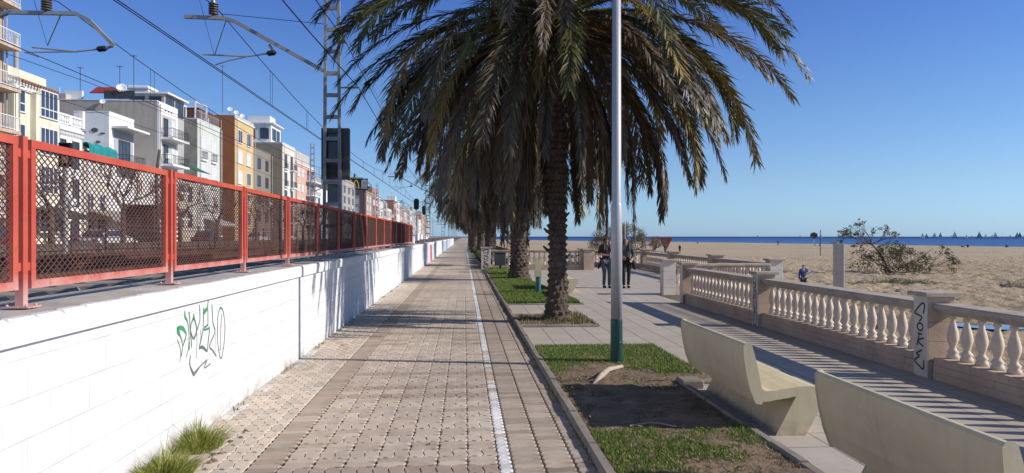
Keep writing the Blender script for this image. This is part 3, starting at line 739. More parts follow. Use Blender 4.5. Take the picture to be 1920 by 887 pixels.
def bld(label, y0, y1, zt, depth, col, c2=None, name='apartment_building', x=XF, var=.08, parapet=True, bot=.5):
    t = empty(name, (x, y0, bot), label=label, cat='building', group=None)
    m = facade('render_'+str(len(bpy.data.materials)), col, .9, var, .35, .25, 12, .02, c2=c2 or tuple(k*.72 for k in col), c2r=(.55,.85))
    MB().box(-depth, 0, 0, y1-y0, 0, zt-bot).build('wall', m, t)
    mb = MB()
    if parapet: mb.box(.002,.16,-.05,y1-y0+.05,zt-bot-.5,zt-bot-.28).box(-depth,.06,-.06,y1-y0+.06,zt-bot,zt-bot+.10)
    else: mb.box(-depth,.04,-.04,y1-y0+.04,zt-bot,zt-bot+.08)
    mb.build('cornice', MAT['whiteblock'] if sum(col) > 1.2 else m, t)
    rb_ = random.Random(int(y0*10)); hh_ = zt-bot
    if depth >= 5 and hh_ > 7:
        for k in range(2 if y1-y0 > 7 else 1):
            yy = (.12 if k == 0 else y1-y0-.2); MB().tube([(.32,yy,0),(.32,yy,hh_-.3)], .06, 5).build('drainpipe', MAT['galv'], t)
        for k in range(rb_.randint(1, 3)):
            yy = rb_.uniform(.8, y1-y0-.8); z_ = 2.2+3*rb_.randint(0, max(1, int(hh_/3)-2)); MB().cbox(.22,.55,yy-.4,yy+.4,z_-1.5,z_-.95,.03).build('air_conditioner', MAT['frame'], t)
        for k in range(rb_.randint(1, 3)):
            yy = rb_.uniform(.5, y1-y0-.5); xx = -rb_.uniform(1, depth-1); MB().box(xx-.3,xx+.3,yy-.25,yy+.25,hh_,hh_+rb_.uniform(.7,1.5)).build('chimney', m, t)
    return t, m
def ant(x, y, z, h, lab):
    t = MB(); t.tube([(0,0,0),(0,0,h)], .035, 4)
    for k in range(5): t.tube([(-.25+k*.12, -.35+k*.03, h-.1), (-.25+k*.12, .35-k*.03, h-.1)], .015, 4)
    t.tube([(-.35,0,h-.1),(.35,0,h-.1)], .02, 4)
    o = t.build('television_aerial', MAT['darkm'], loc=(x, y, z)); tag(o, lab, 'aerial', 'roof aerials')
def dish(x, y, z, r, lab):
    t = empty('satellite_dish', (x, y, z), label=lab, cat='satellite dish', group='roof satellite dishes'); r *= .72
    d = MB(); pr = [(r*k/5, .35*r*(k/5)**2) for k in range(6)]
    d.lathe([(max(a, .02), b) for a, b in pr]+[(r*.97, .35*r+.02)]+[(max(a*.97, .02), b+.03) for a, b in reversed(pr[:-1])], 16)
    rot = Matrix.Rotation(R(62), 3, Vector((1, .35, 0)).normalized())
    d.v = [tuple(rot @ Vector(p)+Vector((0,0,r+.4))) for p in d.v]
    d.build('dish', MAT['frame'], t, smooth=True); MB().tube([(0,0,0),(0,0,r+.4)], .04, 6).build('dish_pole', MAT['darkm'], t)

# far left brick block with balconies
t, m = bld('tall brick apartment block with white railed balconies cut by the left picture edge', 40, 55.4, 22, 12, (.46,.34,.26), c2=(.40,.24,.16), parapet=False)
MB().box(.005,.02,11.0,14.2,0,21.5).build('grey_wall_panel', M('dark_grey_render', (.22,.21,.2), .9, .15, .6, .2), t)
for z in (3.1, 6.1, 9.1, 12.1, 15.1, 18.1):
    balcony(t, 12.2, z-.5, 6.2, 1.25, 0, 'white', 'stone'); balcony(t, 5.0, z-.5, 6.0, 1.25, 0, 'white', 'stone')
    for y in (4.2, 11.2, 13.4): window(t, y, z+.65, 1.3, 2.1, 'dark' if y < 12 else 'shut', x=.02)
# cream building with bay windows
t, m = bld('cream house with large white framed windows and tiled cornice beside the brick block', 56.6, 61.9, 13.0, 10, (.72,.66,.50))
MB().box(.0,.45,2.0,5.25,3,12.1).build('bay', m, t)
MB().box(-9,-.6,0,5.3,12.5,13.75).build('parapet', m, t)
mb = MB()
for k in range(14): mb.tube([(-.55,.1+k*.39,12.95),(.45,.1+k*.39,12.66)], .11, 6)
mb.build('roof_tiles', M('terracotta_roof_tile', (.30,.16,.10), .85, .25, 4, .3), t)
for z in (11.5, 8.6, 5.6, 2.6):
    window(t, .95, z-.3+.2, .62, 1.9, 'bay', x=.0, mull=0); window(t, 3.7, z-.1, 2.3, 2.0, 'bay', x=.46, mull=3)
o = MB().tube([(0,0,0),(0,0,3.3)], .18, 10).lathe([(.26,3.3),(.26,3.42)], 10).build('chimney_flue', MAT['galv'], loc=(-35, 60.3, 13.9)); tag(o, 'tall grey metal flue standing on the cream house roof', 'flue')
# white house with terrace balustrade
t, m = bld('white house with a balustraded roof terrace and tall windows beside the cream house', 62.0, 66.3, 10.9, 9, (.78,.76,.72))
mb = MB(); mb.box(-.05,.12,0,4.3,11.1,11.25); mb.box(-.05,.12,0,.3,10.4,11.1).box(-.05,.12,2.1,2.4,10.4,11.1).box(-.1,.2,4.0,4.4,10.4,11.9)
for k in range(14): mb.lathe([(.05,10.5),(.09,10.7),(.05,11.0),(.05,11.12)], 6, (.03,.45+.27*k,0))
mb.build('roof_balustrade', MAT['frame'], t)
mb = MB()
for k in range(18): mb.box(.0,.22,.1+k*.235,.22+k*.235,9.55,9.75)
mb.build('dentil_band', MAT['frame'], t)
MB().add([(-1.5,.1,10.4),(-1.5,4.2,10.4),(-1.5,4.2,11.5),(-1.5,.1,12.9),(-6,.1,10.4),(-6,4.2,10.4),(-6,4.2,11.5),(-6,.1,12.9)], [(0,1,2,3),(7,6,5,4),(0,3,7,4),(1,5,6,2),(3,2,6,7)]).build('sloping_roof_room', m, t)
for z in (8.0, 4.8, 1.9):
    for y in (1.1, 3.2): window(t, y, z, .85, 2.1, 'dark', mull=1, x=.02); MB().box(.03,.10,y-.62,y+.62,z+1.15,z+1.35).build('window_hood', MAT['frame'], t)
# penthouse on the roofs behind
t, m = bld('small white rooftop room with a slab roof behind the cream house', 68, 72.5, 15.2, 3.5, (.78,.77,.74), x=-40.6, parapet=False, bot=9.0, name='rooftop_room')
MB().box(-3.8,.5,-.6,5,6.2,6.4).build('slab_roof', MAT['frame'], t)
dish(-39.5, 64.5, 14.0, .55, 'white satellite dish beside the small rooftop room')
# low beige building with the teal tarpaulin
t, m = bld('low beige house whose roof edge carries a teal tarpaulin', 66.4, 71.1, 9.1, 8, (.62,.58,.48), parapet=False)
tp = MB(); pts = []; rr = random.Random(5)
nu, nv = 20, 7; v = []
for i in range(nu+1):
    y = -.1+5.4*i/nu
    for j in range(nv+1):
        a = j/nv; ang = a*math.pi*.9
        r_ = .30+.05*math.sin(i*1.1+j*.7)
        v.append((.22+r_*math.cos(ang)*1.1, y, .1+.55*math.sin(ang)+.07*math.sin(i*.9)*(.5+a) if a > .0 else -.7+.1*math.sin(i*.9)))
f = [(i*(nv+1)+j, (i+1)*(nv+1)+j, (i+1)*(nv+1)+j+1, i*(nv+1)+j+1) for i in range(nu) for j in range(nv)]
o = tp.add(v, f).build('tarpaulin', M('teal_tarpaulin', (.01,.22,.22), .6, .2, 2, .3), loc=(XF, 66.5, 9.15)); tag(o, 'teal tarpaulin bundled along a roof edge above the fence', 'tarpaulin')
for z, st in ((7.4,'shut'), (4.6,'white'), (2.2,'dark')):
    for y in (1.2, 3.4): window(t, y, z-.5, 1.0, 1.5, st, x=.02)
# white house with round holes in its side wall
t, m = bld('white house with dark oval openings in its side wall and a covered terrace', 71.2, 76.4, 13.2, 3.2, (.76,.78,.80), c2=(.66,.68,.70), parapet=False)
hole = M('dark_oval_relief', (.10,.10,.11), .9, .3, 5, .3)
for (a, z, rx, rz_) in ((-2.9,11.6,.2,.2),(-2.3,11.3,.22,.07),(-1.3,11.5,.32,.22),(-.6,11.2,.25,.08),(-1.0,10.4,.22,.12),(-.8,9.8,.25,.08)):
    MB().prism_y([(a+rx*math.cos(k*math.pi/6), z-.5+rz_*math.sin(k*math.pi/6)) for k in range(12)], -.05, -.002).build('oval_opening', hole, t)
window(t, -.0-.03, 9.4, .9, .9, 'brown', x=-2.4, side=True)
MB().box(0,1.5,.4,5.3,11.3,11.5).build('terrace_slab', MAT['frame'], t)
balcony(t, 3.2, 7.9, 3.8, 1.2, 0, 'dark')
MB().box(1.2,1.26,1.3,5.1,7.5,8.3).build('green_awning_band', M('green_canvas', (.02,.16,.13), .8, .2, 3, 0), t)
window(t, 3.0, 9.2, 2.2, 2.2, 'dark', mull=2, x=.02); MB().box(.005,.02,.9,5.0,8.0,11.2).build('painted_recess_shade', M('recess_shade_grey', (.4,.4,.41), .9, .1, 1, 0), t)  # flat grey panel on the facade: shade of a recess put into colour
for z in (5.6, 2.6):
    for y in (1.2, 3.8): window(t, y, z, 1.0, 1.7, 'shut', x=.02)
for k, (a, c) in enumerate(((-2.6,(.30,.38,.55)), (-1.85,(.35,.45,.62)), (-1.2,(.03,.04,.10)))):
    o = MB().box(a, a+.55, -.34,-.30, 7.6, 8.9).build('hanging_laundry', M('cloth_'+str(k), c, .9, .15, 3, 0), loc=(XF, 71.2, .5)); tag(o, ['pale blue towel', 'light blue sheet', 'dark navy cloth'][k]+' drying on a line by the white side wall', 'laundry')
# low infill
t, m = bld('low white annex between the terrace house and the tall grey wall', 76.5, 81.9, 8.6, 9, (.66,.64,.60), parapet=False)
for y in (1.2, 3.8):
    for z, s_ in ((6.2,'brown'), (3.2,'brown')): window(t, y, z, .8, 1.3, s_, x=.02)
# tall house with the long grey side wall
t, m = bld('white balconied house with a long bare grey concrete side wall', 82.0, 87.2, 16.2, 19, (.48,.42,.34), c2=(.32,.28,.23), var=.15, parapet=False)
fw = M('white_facade_render', (.78,.77,.76), .85, .05, 1, .1)
MB().box(.003,.2,0,5.2,0,15.7).build('white_facade', fw, t)
MB().box(-19,-9.5,.0,5.2,15.78,16.4).build('raised_wall', m, t)
mb = MB()
for k in range(3): mb.box(.2,.24,1.5+k*.8,1.9+k*.8,14.9,15.05)
mb.build('facade_vents', MAT['darkm'], t)
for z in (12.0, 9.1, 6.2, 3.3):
    MB().box(.205,.215,.7,4.6,z-.1,z+2.4).build('painted_loggia_shade', M('loggia_shade_grey_'+str(int(z)), (.42,.41,.40), .9, .1, 2, 0), t)  # flat panel, loggia shade painted as a darker grey
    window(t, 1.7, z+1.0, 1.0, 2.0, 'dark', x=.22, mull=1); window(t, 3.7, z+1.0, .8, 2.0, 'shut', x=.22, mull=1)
    balcony(t, 2.9, z-.1, 4.8, 1.3, .2, 'dark')
t, m = bld('grey room with glazed top storey rising behind the tall grey walled house', 88.0, 94.0, 18.1, 4.0, (.42,.42,.42), x=-34.6, parapet=False, bot=9.0, name='rooftop_room')
MB().box(-4.3,.5,-.3,6.3,9.1,9.3).build('slab_roof', MAT['frame'], t)
for y in (1.5, 4.4): window(t, y, 8.0, 2.2, 1.6, 'dark', x=.02)
for x_ in (-1.0, -2.9): window(t, -.02, 8.0, 1.2, 1.4, 'dark', x=x_, side=True)
o = MB(); o.box(-3.2,0,0,.04,.0,.9); tag(o.build('dark_terrace_screen', MAT['darkm'], loc=(-35.4, 82.1, 16.4)), 'dark terrace screen at the foot of the glazed rooftop room', 'screen')
mb = MB(); mb.add([(0,0,0),(2.6,0,0),(2.6,1.6,.9),(0,1.6,.9),(0,0,-.1),(2.6,0,-.1),(2.6,1.6,.8),(0,1.6,.8)], [(0,1,2,3),(7,6,5,4),(0,4,5,1),(2,6,7,3),(0,3,7,4),(1,5,6,2)])
tag(mb.build('roof_awning', M('dark_red_canvas', (.28,.03,.03), .8, .2, 2, 0), loc=(-40.2, 82.3, 17.1)), 'dark red awning on the roof of the grey walled house', 'awning')
mb = MB(); mb.box(-.9,.9,0,.3,0,.9); tag(mb.build('roof_tank', MAT['frame'], loc=(-42.2,83,16.5)), 'small white tank on the roof left of the red awning', 'tank')
mb = MB()
for (a, b) in ((0,0),(1.6,0),(3.2,0),(4.8,0)): mb.box(a-.03,a+.03,-.03,.03,0,1.3)
mb.box(0,4.8,-.03,.03,1.25,1.32).box(0,4.8,-.03,.03,.6,.64); tag(mb.build('roof_railing_frame', MAT['frame'], loc=(-48.2, 82.5, 16.3)), 'white metal frame railing along the long grey wall top', 'railing')
mb = MB()
for (a, b) in ((0,0),(-2.6,0),(0,4.0),(-2.6,4.0)): mb.box(a-.08,a+.08,b-.08,b+.08,0,2.2)
mb.box(-2.7,.1,-.08,.08,2.2,2.36).box(-2.7,.1,3.92,4.08,2.2,2.36).box(-.08,.08,.081,3.919,2.2,2.36).box(-2.68,-2.52,.081,3.919,2.2,2.36); tag(mb.build('roof_pergola', MAT['frame'], loc=(-33.6, 95.0, 16.25)), 'white tubular pergola on the roof of the pale green block', 'pergola')
dish(-36.9, 82.4, 16.6, .75, 'large white satellite dish on the roof right of the red awning')
dish(-38.6, 81.8, 15.3, .4, 'small white satellite dish below the red awning')
dish(-33.6, 76.0, 12.2, .4, 'small satellite dish at the corner of the covered terrace')
for a in ((-42.0,84,16.4,3.8,'spiky aerial left above the red awning'), (-36.3,84,16.4,5.2,'tall thin aerial above the glazed rooftop room'), (-37.8,84,16.4,4.0,'short aerial left of the tall one'), (-32.8,103,18.4,6.5,'very tall lone aerial mast left of the ochre building'), (-40,58.5,14,3.0,'thin aerial on the roof of the cream house')): ant(*a)
# gap house with green awning
t, m = bld('low beige house with a green awning between the grey walled house and pale green block', 87.3, 93.9, 8.8, 9, (.52,.47,.38), parapet=False)
mb = MB(); mb.add([(0,0,0),(0,4.6,0),(1.9,4.6,-.9),(1.9,0,-.9),(0,0,.08),(0,4.6,.08),(1.9,4.6,-.82),(1.9,0,-.82)], [(0,1,2,3),(7,6,5,4),(0,3,7,4),(1,5,6,2),(2,6,7,3)])
mb.v = [(a, b+1.2, c+9.6) for a, b, c in mb.v]; mb.build('green_awning', M('dark_green_canvas', (.02,.10,.07), .8, .2, 3, 0), t)
for z in (6.2, 3.2):
    for y in (1.5, 4.2): window(t, y, z, 1.0, 1.6, 'dark', x=.02)
# pale green block
t, m = bld('pale grey green apartment block with tall shuttered window pairs', 94.0, 102.6, 16.2, 6, (.56,.58,.52), parapet=False)
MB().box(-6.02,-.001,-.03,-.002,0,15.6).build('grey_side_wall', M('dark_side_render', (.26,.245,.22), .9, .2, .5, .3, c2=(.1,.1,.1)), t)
for z in (12.4, 9.0, 5.6, 2.4):
    for y in (2.2, 5.9): window(t, y, z, 1.8, 2.5, 'shut', x=.02, mull=1); balcony(t, y, z-1.5, 2.0, .25, 0, 'dark')
mb = MB()
for k in range(22): mb.box(-.05,-.01,.2+k*.38,.24+k*.38,15.8,16.8)
mb.box(-.05,-.01,.1,8.5,16.75,16.82); mb.build('roof_railing', MAT['galv'], t)
# dark red brick side and ochre building
t, m = bld('dark red brick stair block rising behind the pale green block', 100.5, 108.8, 18.6, 16, (.13,.055,.04), x=-35.1, parapet=False, c2=(.2,.09,.07))
MB().box(-9,-6.5,-.0,2.8,18.4,20.6).cbox(-9.2,-6.3,-.2,3,20.6,21.0,.15).build('rooftop_drum', MAT['whiteblock'], t)
t, m = bld('ochre yellow apartment block with blue shuttered windows and an orange brown side', 109, 118.6, 19.1, 14, (.62,.44,.19), parapet=True)
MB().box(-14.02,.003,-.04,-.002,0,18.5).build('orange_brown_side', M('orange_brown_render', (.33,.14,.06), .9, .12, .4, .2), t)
bs = M('blue_grey_shutter', (.38,.45,.58), .6, .1, 2, 0)
for z in (15.8, 12.8, 9.8, 6.8, 3.8):
    for y in (2.5, 6.8):
        w_ = window(t, y, z, 1.9, 1.8, 'blue' if rnd.random() < .4 else 'shut', x=.02, mull=1)
for y in (110, 113, 116): dish(-34, y, 19.3, .5, 'satellite dish on the ochre roof, %s' % {110:'leftmost', 113:'middle one', 116:'rightmost'}[y])
# grey walled beige corner building
t, m = bld('dark recessed block with small windows right behind the ochre building', 119, 136.8, 16.5, 5, (.23,.20,.17), x=-35, parapet=False)
for z in (13.6, 10.6, 7.6, 4.6):
    for x_ in (-1.2, -3.6): window(t, 17.78, z, .1, .1, 'dark', x=x_, side=True)
    for y in (4, 10, 15): window(t, y, z, 1.6, 1.6, 'dark', x=.02)
t, m = bld('beige corner building with rounded balconies and a bare side wall past the ochre block', 137, 147, 18.7, 8, (.66,.62,.54), parapet=True)
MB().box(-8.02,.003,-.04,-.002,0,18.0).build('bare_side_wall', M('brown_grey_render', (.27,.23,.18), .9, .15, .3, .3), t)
for z in (15.0, 11.7, 8.4, 5.1, 2.2):
    window(t, 2.6, z, 1.5, 2.4, 'dark', x=.02, mull=1); window(t, 7.2, z, 1.5, 2.4, 'dark', x=.02, mull=1); balcony(t, 7.2, z-1.3, 2.6, .8, 0, 'dark')
    balcony(t, 2.6, z-1.3, 2.4, .3, 0, 'dark')
t, m = bld('white rooftop rooms stacked above the beige corner building', 139, 146, 22.5, 5, (.78,.78,.78), x=-35.5, parapet=False, bot=18.8, name='rooftop_room')
MB().box(-4.5,-.5,1,5,3.8,5.2).box(-5.2,.6,-.4,7.3,3.6,3.8).build('upper_room', MAT['frame'], t)
window(t, 2, 1.8, 2.5, 2.0, 'dark', x=.02); window(t, 5, 1.8, 2.0, 2.0, 'dark', x=.02)
for x_ in (-1.2, -3.5): window(t, -.02, 1.8, 1.4, 1.8, 'dark', x=x_, side=True)
t, m = bld('salmon pink apartment block with stacked white balconies on its right half', 147.2, 166, 16.6, 9, (.62,.38,.28))
for z in (14.0, 11.0, 8.0, 5.0, 2.0):
    balcony(t, 14.2, z-1.2, 9.0, 1.5, 0, 'white'); window(t, 3, z, 1.5, 1.6, 'shut', x=.02); window(t, 6.6, z, 1.5, 1.6, 'shut', x=.02)
    window(t, 12, z, 2.0, 2.0, 'dark', x=.02); window(t, 16.4, z, 2.0, 2.0, 'dark', x=.02)
MB().box(-6,-1,3,18,16.1,18.6).build('attic_floor', M('grey_attic_render', (.45,.42,.38), .9, .1, 1, 0), t)
t, m = bld('small white house squeezed beyond the salmon pink block', 167, 182, 12.6, 9, (.76,.75,.72), parapet=False)
for z in (9.5, 6.5, 3.5):
    for y in (4, 11): window(t, y, z, 2.0, 1.8, 'dark', x=.02)
t, m = bld('grey flat roofed block seen left of the fast food billboard', 216, 240, 18.5, 12, (.36,.34,.31), x=-35)
for z in (15, 12, 9, 6):
    for y in (4, 12, 20): window(t, y, z, 2.4, 1.8, 'dark', x=.02)
t, m = bld('red brown and grey building carrying the fast food billboard', 252, 268, 17.0, 13, (.34,.29,.24), c2=(.36,.20,.14))
for z in (14, 11, 8, 5):
    for y in (4, 11): window(t, y, z, 2.2, 1.8, 'shut', x=.02)
    for x_ in (-3.5, -8.5): window(t, -.02, z-1, 1.6, 1.6, 'shut', x=x_, side=True)
MB().box(-.6,-.01,0,.0-.3,0,20).build('red_edge', M('brick_red_strip', (.36,.10,.07), .9, .1, 1, 0), t)
bb = empty('billboard', (-36.9, 251.5, 17.2), label='black rooftop billboard with yellow arches sign above the grey side wall', cat='billboard')
MB().box(-4.6,4.6,-.1,.1,0,3.9).build('board', M('billboard_black', (.012,.014,.014), .6, .1, 1, 0), bb)
mb = MB()
for cx in (-1.15, .75):   # two golden arches drawn as thick tapered bands
    out = [(cx+.97*math.cos(a), .45+3.0*math.sin(a)**.85) for a in [math.pi*k/14 for k in range(15)]]
    inn = [(cx+.60*math.cos(a), .45+2.62*math.sin(a)**.85) for a in [math.pi*k/14 for k in range(15)]]
    for i in range(14): mb.prism_y([out[i], out[i+1], inn[i+1], inn[i]], -.16, -.105)
mb.build('yellow_arches', M('arch_yellow', (.75,.55,.08), .6, .05, 1, 0), bb)
MB().box(2.5,4.4,-.14,-.105,.5,3.4).build('white_panel', M('panel_grey_white', (.45,.46,.5), .7, .1, 2, 0), bb)
mb = MB().box(3.3,3.42,-.17,-.145,1.7,2.9).box(3.3,3.9,-.17,-.145,2.5,2.62).box(4.0,4.12,-.17,-.145,1.7,2.9).box(3.9,4.3,-.17,-.145,2.1,2.22).box(3.1,4.5,-.17,-.145,.95,1.15); mb.build('panel_marks', MAT['black'], bb)
mb = MB()
for k in range(6): mb.tube([(-4.4+1.75*k,.1,0),(-4.4+1.75*k,1.6,-.2)], .06, 4)
mb.build('support_struts', MAT['darkm'], bb)
# long row to the vanishing point
cols = [((.46,.24,.17),'brick red'),((.62,.57,.48),'cream'),((.50,.33,.24),'salmon'),((.70,.69,.66),'white'),((.36,.33,.30),'grey'),((.60,.50,.34),'yellowish'),((.40,.19,.13),'terracotta'),((.55,.53,.50),'light grey')]
hl = [('lower than its neighbours', 13.5), ('with a raised attic', 19.5), ('with a flat roof', 16.2), ('slightly taller than its neighbours', 18.2), ('of middle height', 15.4)]
y = 269.0; k = 0; ords = 'first second third fourth fifth sixth seventh eighth ninth tenth eleventh twelfth thirteenth fourteenth fifteenth sixteenth seventeenth eighteenth nineteenth twentieth'.split()
while k < 20:
    w_ = rnd.uniform(11, 19)*(1+k*.05); (c, cn) = cols[(k*5+2) % 8] if k % 3 else cols[(k*3) % 8]; hn, z = hl[(k*3+1) % 5]; z += rnd.uniform(-1, 1)
    t, m = bld('%s far apartment block %s, %s past the billboard' % (cn, hn, ords[k]), y, y+w_-.3, z, 10, c, parapet=k % 2 == 0)
    t['group'] = 'far row of apartment blocks'
    nf = int((z-2)/3)
    for q in range(nf):
        for yy in ((w_*.28, w_*.72) if k < 12 else (w_*.5,)):
            zz = z-2.6-3*q
            window(t, yy, zz, 2.6, 1.8, ('dark', 'shut', 'dark')[(q+k) % 3], x=.02)
            if k % 3 == 0 and k < 10: balcony(t, yy, zz-1.1, 4.0, 1.3, 0, 'white')
    if k % 2: MB().box(-5,-1,w_*.2,w_*.6,z-.5,z+2.2).build('rooftop_room', m, t)
    if k % 3 == 1: ant(XF-2, y+w_*.7, z, 4, 'far rooftop aerial on the %s block past the billboard' % ords[k])
    y += w_; k += 1
    if k in (4, 9): y += 10
# shop canopies on the ground floors
for (y, w_, c, lab) in ((58, 5, (.03,.05,.05), 'dark shop canopy at the foot of the cream house'), (67, 7, (.30,.28,.25), 'grey shop canopy below the teal tarpaulin house'), (77, 6, (.40,.38,.36), 'pale shop canopy below the low white annex'), (96, 6, (.45,.44,.42), 'white shop canopy below the pale green block')):
    mb = MB(); mb.add([(0,0,.9),(0,w_,.9),(2.2,w_,.2),(2.2,0,.2),(0,0,.8),(0,w_,.8),(2.2,w_,.1),(2.2,0,.1)], [(0,1,2,3),(7,6,5,4),(0,3,7,4),(1,5,6,2),(2,6,7,3)])
    mb.box(2.18,2.22,0,w_,-.15,.2)
    tag(mb.build('shop_canopy', M('canopy_'+str(int(y)), c, .8, .1, 1, 0), loc=(XF+.02, y, 3.1)), lab, 'canopy')
o = empty('dark_kiosk', (-26.5, 62.4, .76), label='dark kiosk seen through the mesh right of the silver car', cat='kiosk')
MB().cbox(-1.2,1.2,0,4.0,0,3.3,.05).build('kiosk_body', M('kiosk_brown', (.06,.045,.04), .6, .2, 2, 0), o); MB().box(-1.5,1.5,-.3,4.3,3.31,3.45).build('kiosk_roof', MAT['darkm'], o); MB().box(1.202,1.24,.6,3.4,1.1,2.4).build('kiosk_shutter', MAT['galv'], o)

# ============================================================ TREES
def branch(mb, p, d, L, r, depth, rr, spread=.6, tips=None, up=.1, knob=0):
    pts = [p]; q = p.copy(); dd = d.copy()
    for k in range(3):
        dd = (dd+Vector((rr.uniform(-1,1), rr.uniform(-1,1), rr.uniform(-1,1)))*.18+Vector((0,0,up*.3))).normalized(); q = q+dd*(L/3); pts.append(q.copy())
    rad = [r, r*.88, r*.76, r*.66]
    if depth == 0 and knob: rad = [r, r*.9, r*1.0, r*knob]
    mb.tube(pts, rad, 5 if r > .03 else 4)
    if depth == 0:
        if tips is not None: tips.append((q, dd))
        return
    n = 3 if rr.random() < .45 else 2
    for k in range(n):
        a = rr.uniform(0, 2*math.pi); perp = dd.orthogonal().normalized(); perp.rotate(Matrix.Rotation(a, 3, dd))
        nd = (dd+perp*spread*rr.uniform(.6, 1.3)).normalized()
        branch(mb, q, nd, L*rr.uniform(.62, .85), r*.64, depth-1, rr, spread, tips, up, knob)
def plane_tree(seed, H):
    rr = random.Random(seed); t = MB(); t.tube([(0,0,0),(.02,.03,H*.25),(.0,.0,H*.5)], [.2,.16,.15], 8)
    b = MB(); tips = []
    for k in range(3):
        a = k*2.1+rr.uniform(0,.6); branch(b, Vector((0,0,H*.47)), Vector((math.cos(a)*.7, math.sin(a)*.7, .8)).normalized(), H*.2, .10, 3, rr, .75, tips, .3, 1.25)
    for (q, dd) in tips:
        for j in range(3): b.tube([q, q+Vector((rr.uniform(-.2,.2), rr.uniform(-.2,.2), rr.uniform(.15,.55)))], [.012,.004], 3)
    return t.mesh('trunk', MAT['bark2'], True), b.mesh('branches', MAT['bark2'], True)
ptm = [plane_tree(s, h) for s, h in ((3, 5.2), (8, 4.8), (15, 5.6))]
spots = [(-22.5, 31), (-22, 41), (-22.3, 50), (-22, 59), (-22.4, 69), (-22, 80), (-22.2, 91), (-22, 103), (-22.4, 117), (-22, 133), (-22.2, 150)]
for i, (x, y) in enumerate(spots):
    t = empty('bare_plane_tree', (x, y, .6), rnd.uniform(0, 6), '%s bare pollarded tree along the railway road, counted from the left picture edge' % ords[i], 'tree', 'bare trees along the railway road')
    a, b = ptm[i % 3]; inst(a, 'trunk', t, (0,0,0)); inst(b, 'branches', t, (0,0,0))
o = MB().tube([(0,0,0),(.05,.0,2.2),(-.05,.05,4.0),(.12,.05,5.6)], [.11,.10,.09,.07], 7).build('dead_tree', MAT['bark2'], loc=(-16.2, 40.2, .6), smooth=True); tag(o, 'dark crooked bare pole of a trunk rising above the fence top', 'tree trunk')

# ---- canary palms
def bez(c0, t): return c0
def frond(mb, rr, base, az, e0, D, L, col, lw=.30, nl=62, twist=0, pw=1.25, thin=1.0, hang=.25):
    N = 22; pos = [Vector(base)]; T = []; ds = L/N
    ca, sa = math.cos(az), math.sin(az); bend = rr.uniform(-.25, .25)
    for i in range(N):
        s = (i+.5)/N; e = e0-D*s**pw; e = max(e, R(-89)); a2 = az+bend*s
        t = Vector((math.cos(a2)*math.cos(e), math.sin(a2)*math.cos(e), math.sin(e))); T.append(t); pos.append(pos[-1]+t*ds)
    T.append(T[-1])
    mb.cur = (col[0]*1.25+.03, col[1]*1.15+.02, col[2]*1.0+.01)
    mb.tube(pos[::2]+([pos[-1]] if N % 2 else []), [max(.003, .024*(1-i/(N/2+.5))**.8) for i in range(len(pos[::2])+(N % 2))], 3, cap=False)
    v = []; f = []; cs = []
    roll = rr.uniform(-.9, .9)+twist; ragged = rr.random() < .12
    for k in range(nl*2):
        s = .10+.89*((k//2)+rr.random()*.7)/nl; side = 1 if k % 2 else -1
        x = s*N; i = min(int(x), N-1); p = pos[i].lerp(pos[i+1], x-i); t = T[i]
        sd = t.cross(Vector((0,0,1)))
        if sd.length < .2: sd = Vector((-math.sin(az), math.cos(az), 0))
        sd.normalize(); up = sd.cross(t).normalized()
        rl = roll*s; sd2 = sd*math.cos(rl)+up*math.sin(rl); up2 = up*math.cos(rl)-sd*math.sin(rl)
        l = lw*(1.35*math.sin(min(1, s*1.25+.12)*math.pi*.5)**1.2 if s < .5 else 1.35*(1-((s-.5)/.5)**2.2*.55))*rr.uniform(.8, 1.15)
        ang = rr.uniform(.32, .95)*(1-.35*s)*thin; lift = rr.uniform(-.45, .6)
        if ragged and rr.random() < .35: continue
        d = (t*math.cos(ang)+(sd2*side*math.cos(lift)+up2*math.sin(lift))*math.sin(ang)).normalized()
        d2 = (d+Vector((0,0,-hang*rr.uniform(.4,1.5)))).normalized()
        w = rr.uniform(.010, .0165); wn_ = d.cross(up2+sd2*rr.uniform(-.6,.6)).normalized()*w
        m1 = p+d*l*.5; e_ = m1+d2*l*.5
        n = len(v); v += [tuple(p-wn_*.5), tuple(p+wn_*.5), tuple(m1+wn_), tuple(m1-wn_), tuple(e_)]
        f += [(n, n+1, n+2, n+3), (n+3, n+2, n+4)]
        kk = rr.uniform(.7, 1.35); c = (col[0]*kk, col[1]*kk, col[2]*kk); cs += [c]*5
    n0 = len(mb.v); mb.v.extend(v); mb.f.extend([tuple(i+n0 for i in q) for q in f]); mb.c.extend(cs)
